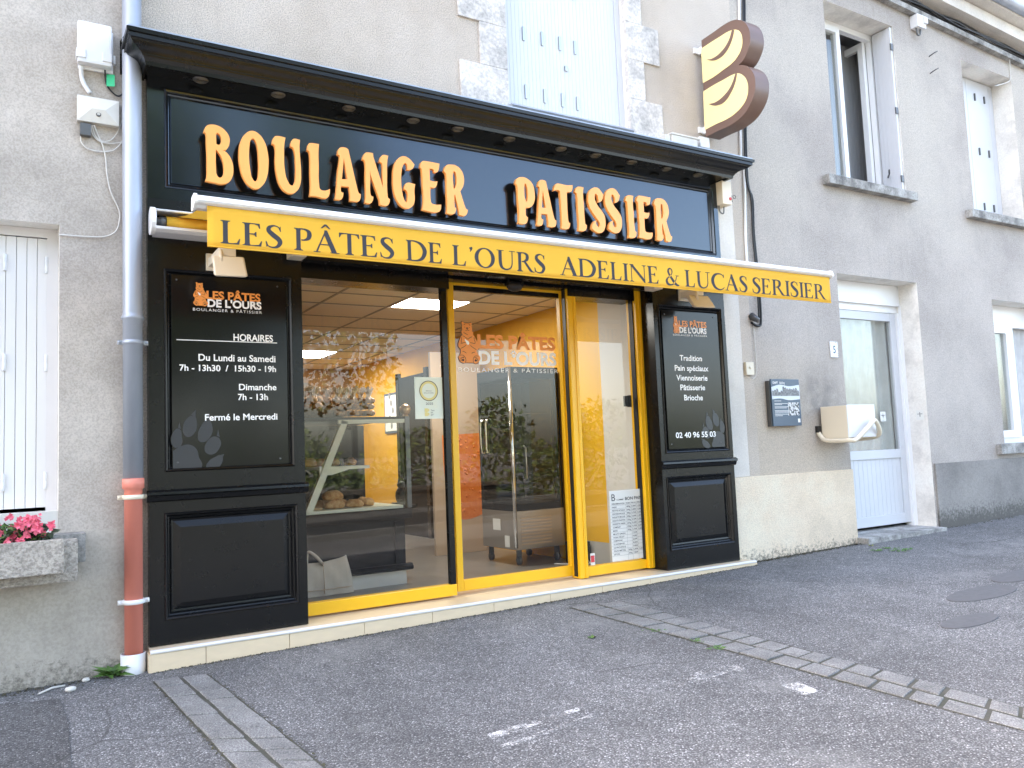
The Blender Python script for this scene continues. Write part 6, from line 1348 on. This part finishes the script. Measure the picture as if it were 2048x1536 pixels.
# eaves cables and camera box on the right house
for k, (dz, dy, r) in enumerate(((.09, .10, .014), (.115, .08, .010), (.135, .10, .014), (.10, .07, .008), (.16, .10, .009))):
    R = random.Random(k); pts = [(x, dy + R.uniform(-.012, .012), zeave(x) + dz + R.uniform(-.018, .018)) for x in [XR + .1 + .35 * i for i in range(50)]]
    obj('cable', MB().tube(smooth_path(pts, 3), r, 6), 'black_rubber', None, ('thick black cable lowest in the eaves bundle', 'medium black cable in the eaves bundle', 'thick black cable in the middle of the eaves bundle', 'thin black cable nearest the street in the eaves bundle', 'thin black cable topmost in the eaves bundle')[k], 'cable', 'cables on the facades')
a, b, c, d = rect(1834, 26, 1853, 58, .06)
t = thing('junction_box', 'white box hanging from the eaves cables of the right house', 'utility box', ((a + b) / 2, .08, c))
obj('cover', MB().cbox(a, b, .06, YW - .001, c, d, .006).cbox(b - .05, b + .01, .04, YW - .03, d - .09, d - .02, .005), 'white_plastic', t); obj('tail_loop', MB().tube(smooth_path([(a + .03, .1, c), (a + .04, .1, c - .07), (a + .09, .1, c - .06), (a + .10, .1, c + .01)], 5), .009, 6), 'dark_steel', t)
cable([(2019, 116, .1), (2020, 140), (2021, 157), (2014, 165), (1990, 172)], .006, 'white_cable', 'short white cable bending over the right upper window')
for px, py in ((1858, 113), (1860, 147)):
    p = at(px, py, YW); obj('wall_hook', MB().tube([p, p + Vector((.01, -.06, .02)), p + Vector((.05, -.07, .04))], .006, 6), 'dark_steel', None, 'rusty iron hook in the wall, ' + ('upper' if py < 130 else 'lower') + ' of the two', 'hook', 'hooks in the right wall')
# ================================================================== weeds, litter and dirt on the ground
def weed(px, py, ht, n, lab, seed, sp=.5, mat='leaf'):
    R = random.Random(seed); p = atg(px, py); p.z = gz(p.x, p.y); m = MB()
    for i in range(n):
        a = R.uniform(0, 2 * PI); up_ = R.uniform(.25, 1.0)
        leaf_quad(m, p + Vector((R.gauss(0, .012 * sp), R.gauss(0, .012 * sp), .004)), Vector((math.cos(a) * sp, math.sin(a) * sp * .8 - .1, up_)), ht * R.uniform(.6, 1.1), ht * R.uniform(.22, .32), Vector((0, -.6, 1)), .3)
    return obj('weed', m, mat, None, lab, 'weed', 'weeds in the pavement joints')
weed(226, 1352, .115, 34, 'leafy green weed at the foot of the downpipe', 1, 1.0)
weed(1435, 1298, .035, 14, 'tiny weed at the edge of the right paving strip, nearest the camera', 2, 1.2)
weed(1392, 1284, .03, 12, 'tiny weed second nearest along the right paving strip', 3, 1.2)
weed(1310, 1262, .028, 18, 'spreading low weed farthest along the right paving strip', 4, 2)
for k, (px, py) in enumerate(((1775, 1098), (1795, 1103), (1812, 1100), (1755, 1102))): weed(px, py, .05, 16, ('low grassy weed in front of the door 5 threshold, beside a dry leaf', 'low weed tuft in front of door 5, nearest the camera', 'low weed tuft in front of door 5, farthest right', 'low weed tuft left of the door 5 threshold')[k], 20 + k, 2.0, 'leaf')
def fallen(px, py, s_, mat, lab, ang):
    p = atg(px, py); m = MB(); q = []
    for k in range(11):
        a = 2 * PI * k / 11; r = s_ * (1 if k % 2 else .62); q.append((p.x + r * math.cos(a + ang), p.y + r * .8 * math.sin(a + ang), gz(p.x, p.y) + .008 + .006 * math.sin(3 * a)))
    m.add([(p.x, p.y, gz(p.x, p.y) + .006)] + q, [(0, 1 + k, 1 + (k + 1) % 11) for k in range(11)])
    obj('fallen_leaf', m, mat, None, lab, 'leaf', 'leaves on the pavement')
fallen(1184, 1276, .035, 'leaf', 'green fallen leaf lying on the asphalt before the shop', .4)
fallen(1742, 1092, .03, 'dry_leaf', 'dry yellowish leaf lying by the cream plinth corner', 1.1)
m = MB(); R = random.Random(9)                 # dirt and moss along the foot of the walls
def crumbs(x0, x1, y, n, smin, smax, spread):
    for i in range(n):
        x = R.uniform(x0, x1); yy = y - abs(R.gauss(0, spread)); s_ = R.uniform(smin, smax); z = gz(x, yy)
        v = [(x + R.uniform(-1, 1) * s_, yy + R.uniform(-1, 1) * s_, z + R.uniform(-.2, .9) * s_) for _ in range(4)]; m.add(v, [(0, 1, 2), (0, 2, 3), (0, 3, 1), (1, 3, 2)])
crumbs(XS0, nx1, -.002, 1500, .003, .009, .012); crumbs(XS0, nx1, -.002, 900, .002, .006, .05); crumbs(-1.5, XS0 - .02, YW - .02, 900, .003, .011, .05); crumbs(nx1, XD0, YW - .03, 900, .004, .012, .03); crumbs(XQ, 12, YW - .03, 500, .004, .01, .03)
for A_, B_ in ((SA[0], SA[1]), (SA[2], SA[3]), (SB[0], SB[1])):
    for i in range(420):
        v = R.random(); p = A_.lerp(B_, v); s_ = R.uniform(.003, .009); x, yy = p.x + R.gauss(0, .008), p.y; z = gz(x, yy)
        m.add([(x + R.uniform(-1, 1) * s_, yy + R.uniform(-1, 1) * s_, z + R.uniform(0, .8) * s_) for _ in range(4)], [(0, 1, 2), (0, 2, 3), (0, 3, 1), (1, 3, 2)])
obj('dirt_and_moss', m, 'moss', None, 'dark moss and dirt along the wall feet and paving joints', 'dirt', kind='stuff')
m = MB()
for i in range(170):
    x, yy = R.uniform(-.6, 7), -abs(R.gauss(0, .35)) + .05; s_ = R.uniform(.002, .006); z = gz(x, yy) + .002
    if x < XS0: yy = min(yy, .1)
    m.add([(x + R.uniform(-1, 1) * s_ * 2, yy + R.uniform(-1, 1) * s_, z + R.uniform(0, .4) * s_) for _ in range(4)], [(0, 1, 2), (0, 2, 3), (0, 3, 1), (1, 3, 2)])
obj('paper_crumbs', m, 'litter', None, 'scattered pale crumbs and paper bits on the asphalt', 'litter', kind='stuff')
for k, (px, py, l, lab) in enumerate(((172, 1363, .02, 'round white pebble at the foot of the left house'), (141, 1383, .026, 'flat white stone chip on the asphalt near the left wall'))):
    p = atg(px, py); p.z = gz(p.x, p.y); obj('pebble', MB().ball(p + Vector((0, 0, l * .45)), l, (1, .8, .55), .1), 'litter', None, lab, 'pebble')
p, q = atg(78, 1390), atg(130, 1373); obj('twig', MB().tube([p + Vector((0, 0, .006)), (p + q) / 2 + Vector((0, .01, .012)), q + Vector((0, 0, .006))], .005, 6), 'litter', None, 'pale broken stick lying by the left wall', 'twig')

# ================================================================== across the street (seen in the glass and the glossy paint)
zf = gz(4, -9); zfar = zf
m = MB().box(-14, 9.0, -10.4, -10.0, zfar - 1, zfar + .5).box(-14, 9, -10.45, -9.95, zfar + .5, zfar + .58); obj('garden_wall', m, 'stone_wall', None, 'low stone garden wall across the street, seen reflected', 'wall')
m = MB()
for i in range(60): x = -4 + i * .13; m.tube([(x, -10.2, zfar + .57), (x, -10.2, zfar + 1.65)], .010, 5)
for z in (.7, 1.55): m.box(-4.1, 3.8, -10.22, -10.18, zfar + z, zfar + z + .03)
for i in range(26): x = -3.9 + i * .3; m.tube([(x + .11 * math.cos(k * PI / 5), -10.2, zfar + 1.15 + .11 * math.sin(k * PI / 5)) for k in range(10)], .008, 5, True)
obj('iron_railing', m, 'black_rubber', None, 'wrought iron railing on the garden wall, seen reflected', 'railing')
def tree(x, y, h, r, seed, lab, nl=15000):
    R = random.Random(seed); t = thing('street_tree', lab, 'tree', (x, y, zfar), 'trees across the street')
    m = MB(); m.tube(smooth_path([(x, y, zfar - .3), (x + .05, y, zfar + h * .2), (x - .05, y + .1, zfar + h * .5), (x + .1, y, zfar + h * .8)], 4), [.24 - .012 * i for i in range(13)], 8); cl = []
    for i in range(14):
        a = R.uniform(0, 2 * PI); zz = R.uniform(.32, .95); rr = r * (1 - abs(zz - .6)) * R.uniform(.5, 1.0); c = Vector((x + rr * math.cos(a), y + rr * math.sin(a), zfar + h * zz)); cl.append(c)
        m.tube(smooth_path([(x, y, zfar + h * zz * .65), (x + rr * .5 * math.cos(a), y + rr * .5 * math.sin(a), zfar + h * zz * .85), c], 3), [.07 - .009 * k for k in range(7)], 5)
    obj('trunk', m, 'bark', t); f = MB()
    for i in range(nl):
        c = R.choice(cl); v = Vector((R.gauss(0, 1), R.gauss(0, 1), R.gauss(0, .8))); v = v.normalized() * (R.random() ** .4) * r * .48
        p = c + v; s_ = R.uniform(.06, .13); d1 = Vector((R.gauss(0, 1), R.gauss(0, 1), R.gauss(0, 1))).normalized(); d2 = d1.cross(Vector((R.gauss(0, 1), R.gauss(0, 1), R.gauss(0, 1)))).normalized()
        f.add([p, p + d1 * s_ + d2 * s_ * .5, p + d1 * s_ * 2, p + d1 * s_ - d2 * s_ * .5], [(0, 1, 2, 3)])
    obj('crown', f, 'tree_leaf', t)
for i, a in enumerate(((-6.5, -13, 9.5, 3.0), (-2.5, -14.5, 10.5, 3.2), (.8, -12.6, 9.5, 2.9), (4.4, -13.8, 10.0, 3.1), (-10.5, -12.9, 8.5, 2.7))):
    tree(*a, 40 + i, ('leafy tree across the street, farthest left', 'tall leafy tree across the street facing the downpipe', 'leafy tree across the street facing the display window', 'leafy tree across the street facing the door', 'shorter leafy tree across the street, farthest right')[i])

def hedge(x0, x1, y, h, seed, lab):
    R = random.Random(seed); f = MB()
    for i in range(2600):
        u = R.random(); p = Vector((x0 + (x1 - x0) * u, y + R.gauss(0, .35), zfar + h * (R.random() ** .7) * (.8 + .3 * math.sin(u * 9)))); s_ = R.uniform(.05, .11)
        d1 = Vector((R.gauss(0, 1), R.gauss(0, 1), R.gauss(0, 1))).normalized(); d2 = d1.cross(Vector((R.gauss(0, 1), R.gauss(0, 1), R.gauss(0, 1)))).normalized()
        f.add([p, p + d1 * s_ + d2 * s_ * .5, p + d1 * s_ * 2, p + d1 * s_ - d2 * s_ * .5], [(0, 1, 2, 3)])
    obj('hedge', f, 'tree_leaf', None, lab, 'hedge', 'hedges across the street')
hedge(9.2, 13.5, -11.5, 2.3, 71, 'leafy hedge across the street beside the garden wall end'); hedge(14.2, 19, -11.8, 2.0, 72, 'leafy hedge farther up the opposite side of the street')

for k, a in enumerate(((-8, -4.2, -11.6, 1.9), (-4, -.2, -11.9, 1.7), (.2, 4.0, -11.6, 1.9), (4.3, 8.6, -11.8, 1.7))):
    hedge(*a, 80 + k, ('leafy shrubbery behind the railing, farthest left', 'leafy shrubbery behind the railing facing the left house', 'leafy shrubbery behind the railing facing the display window', 'leafy shrubbery behind the garden wall facing the door')[k])
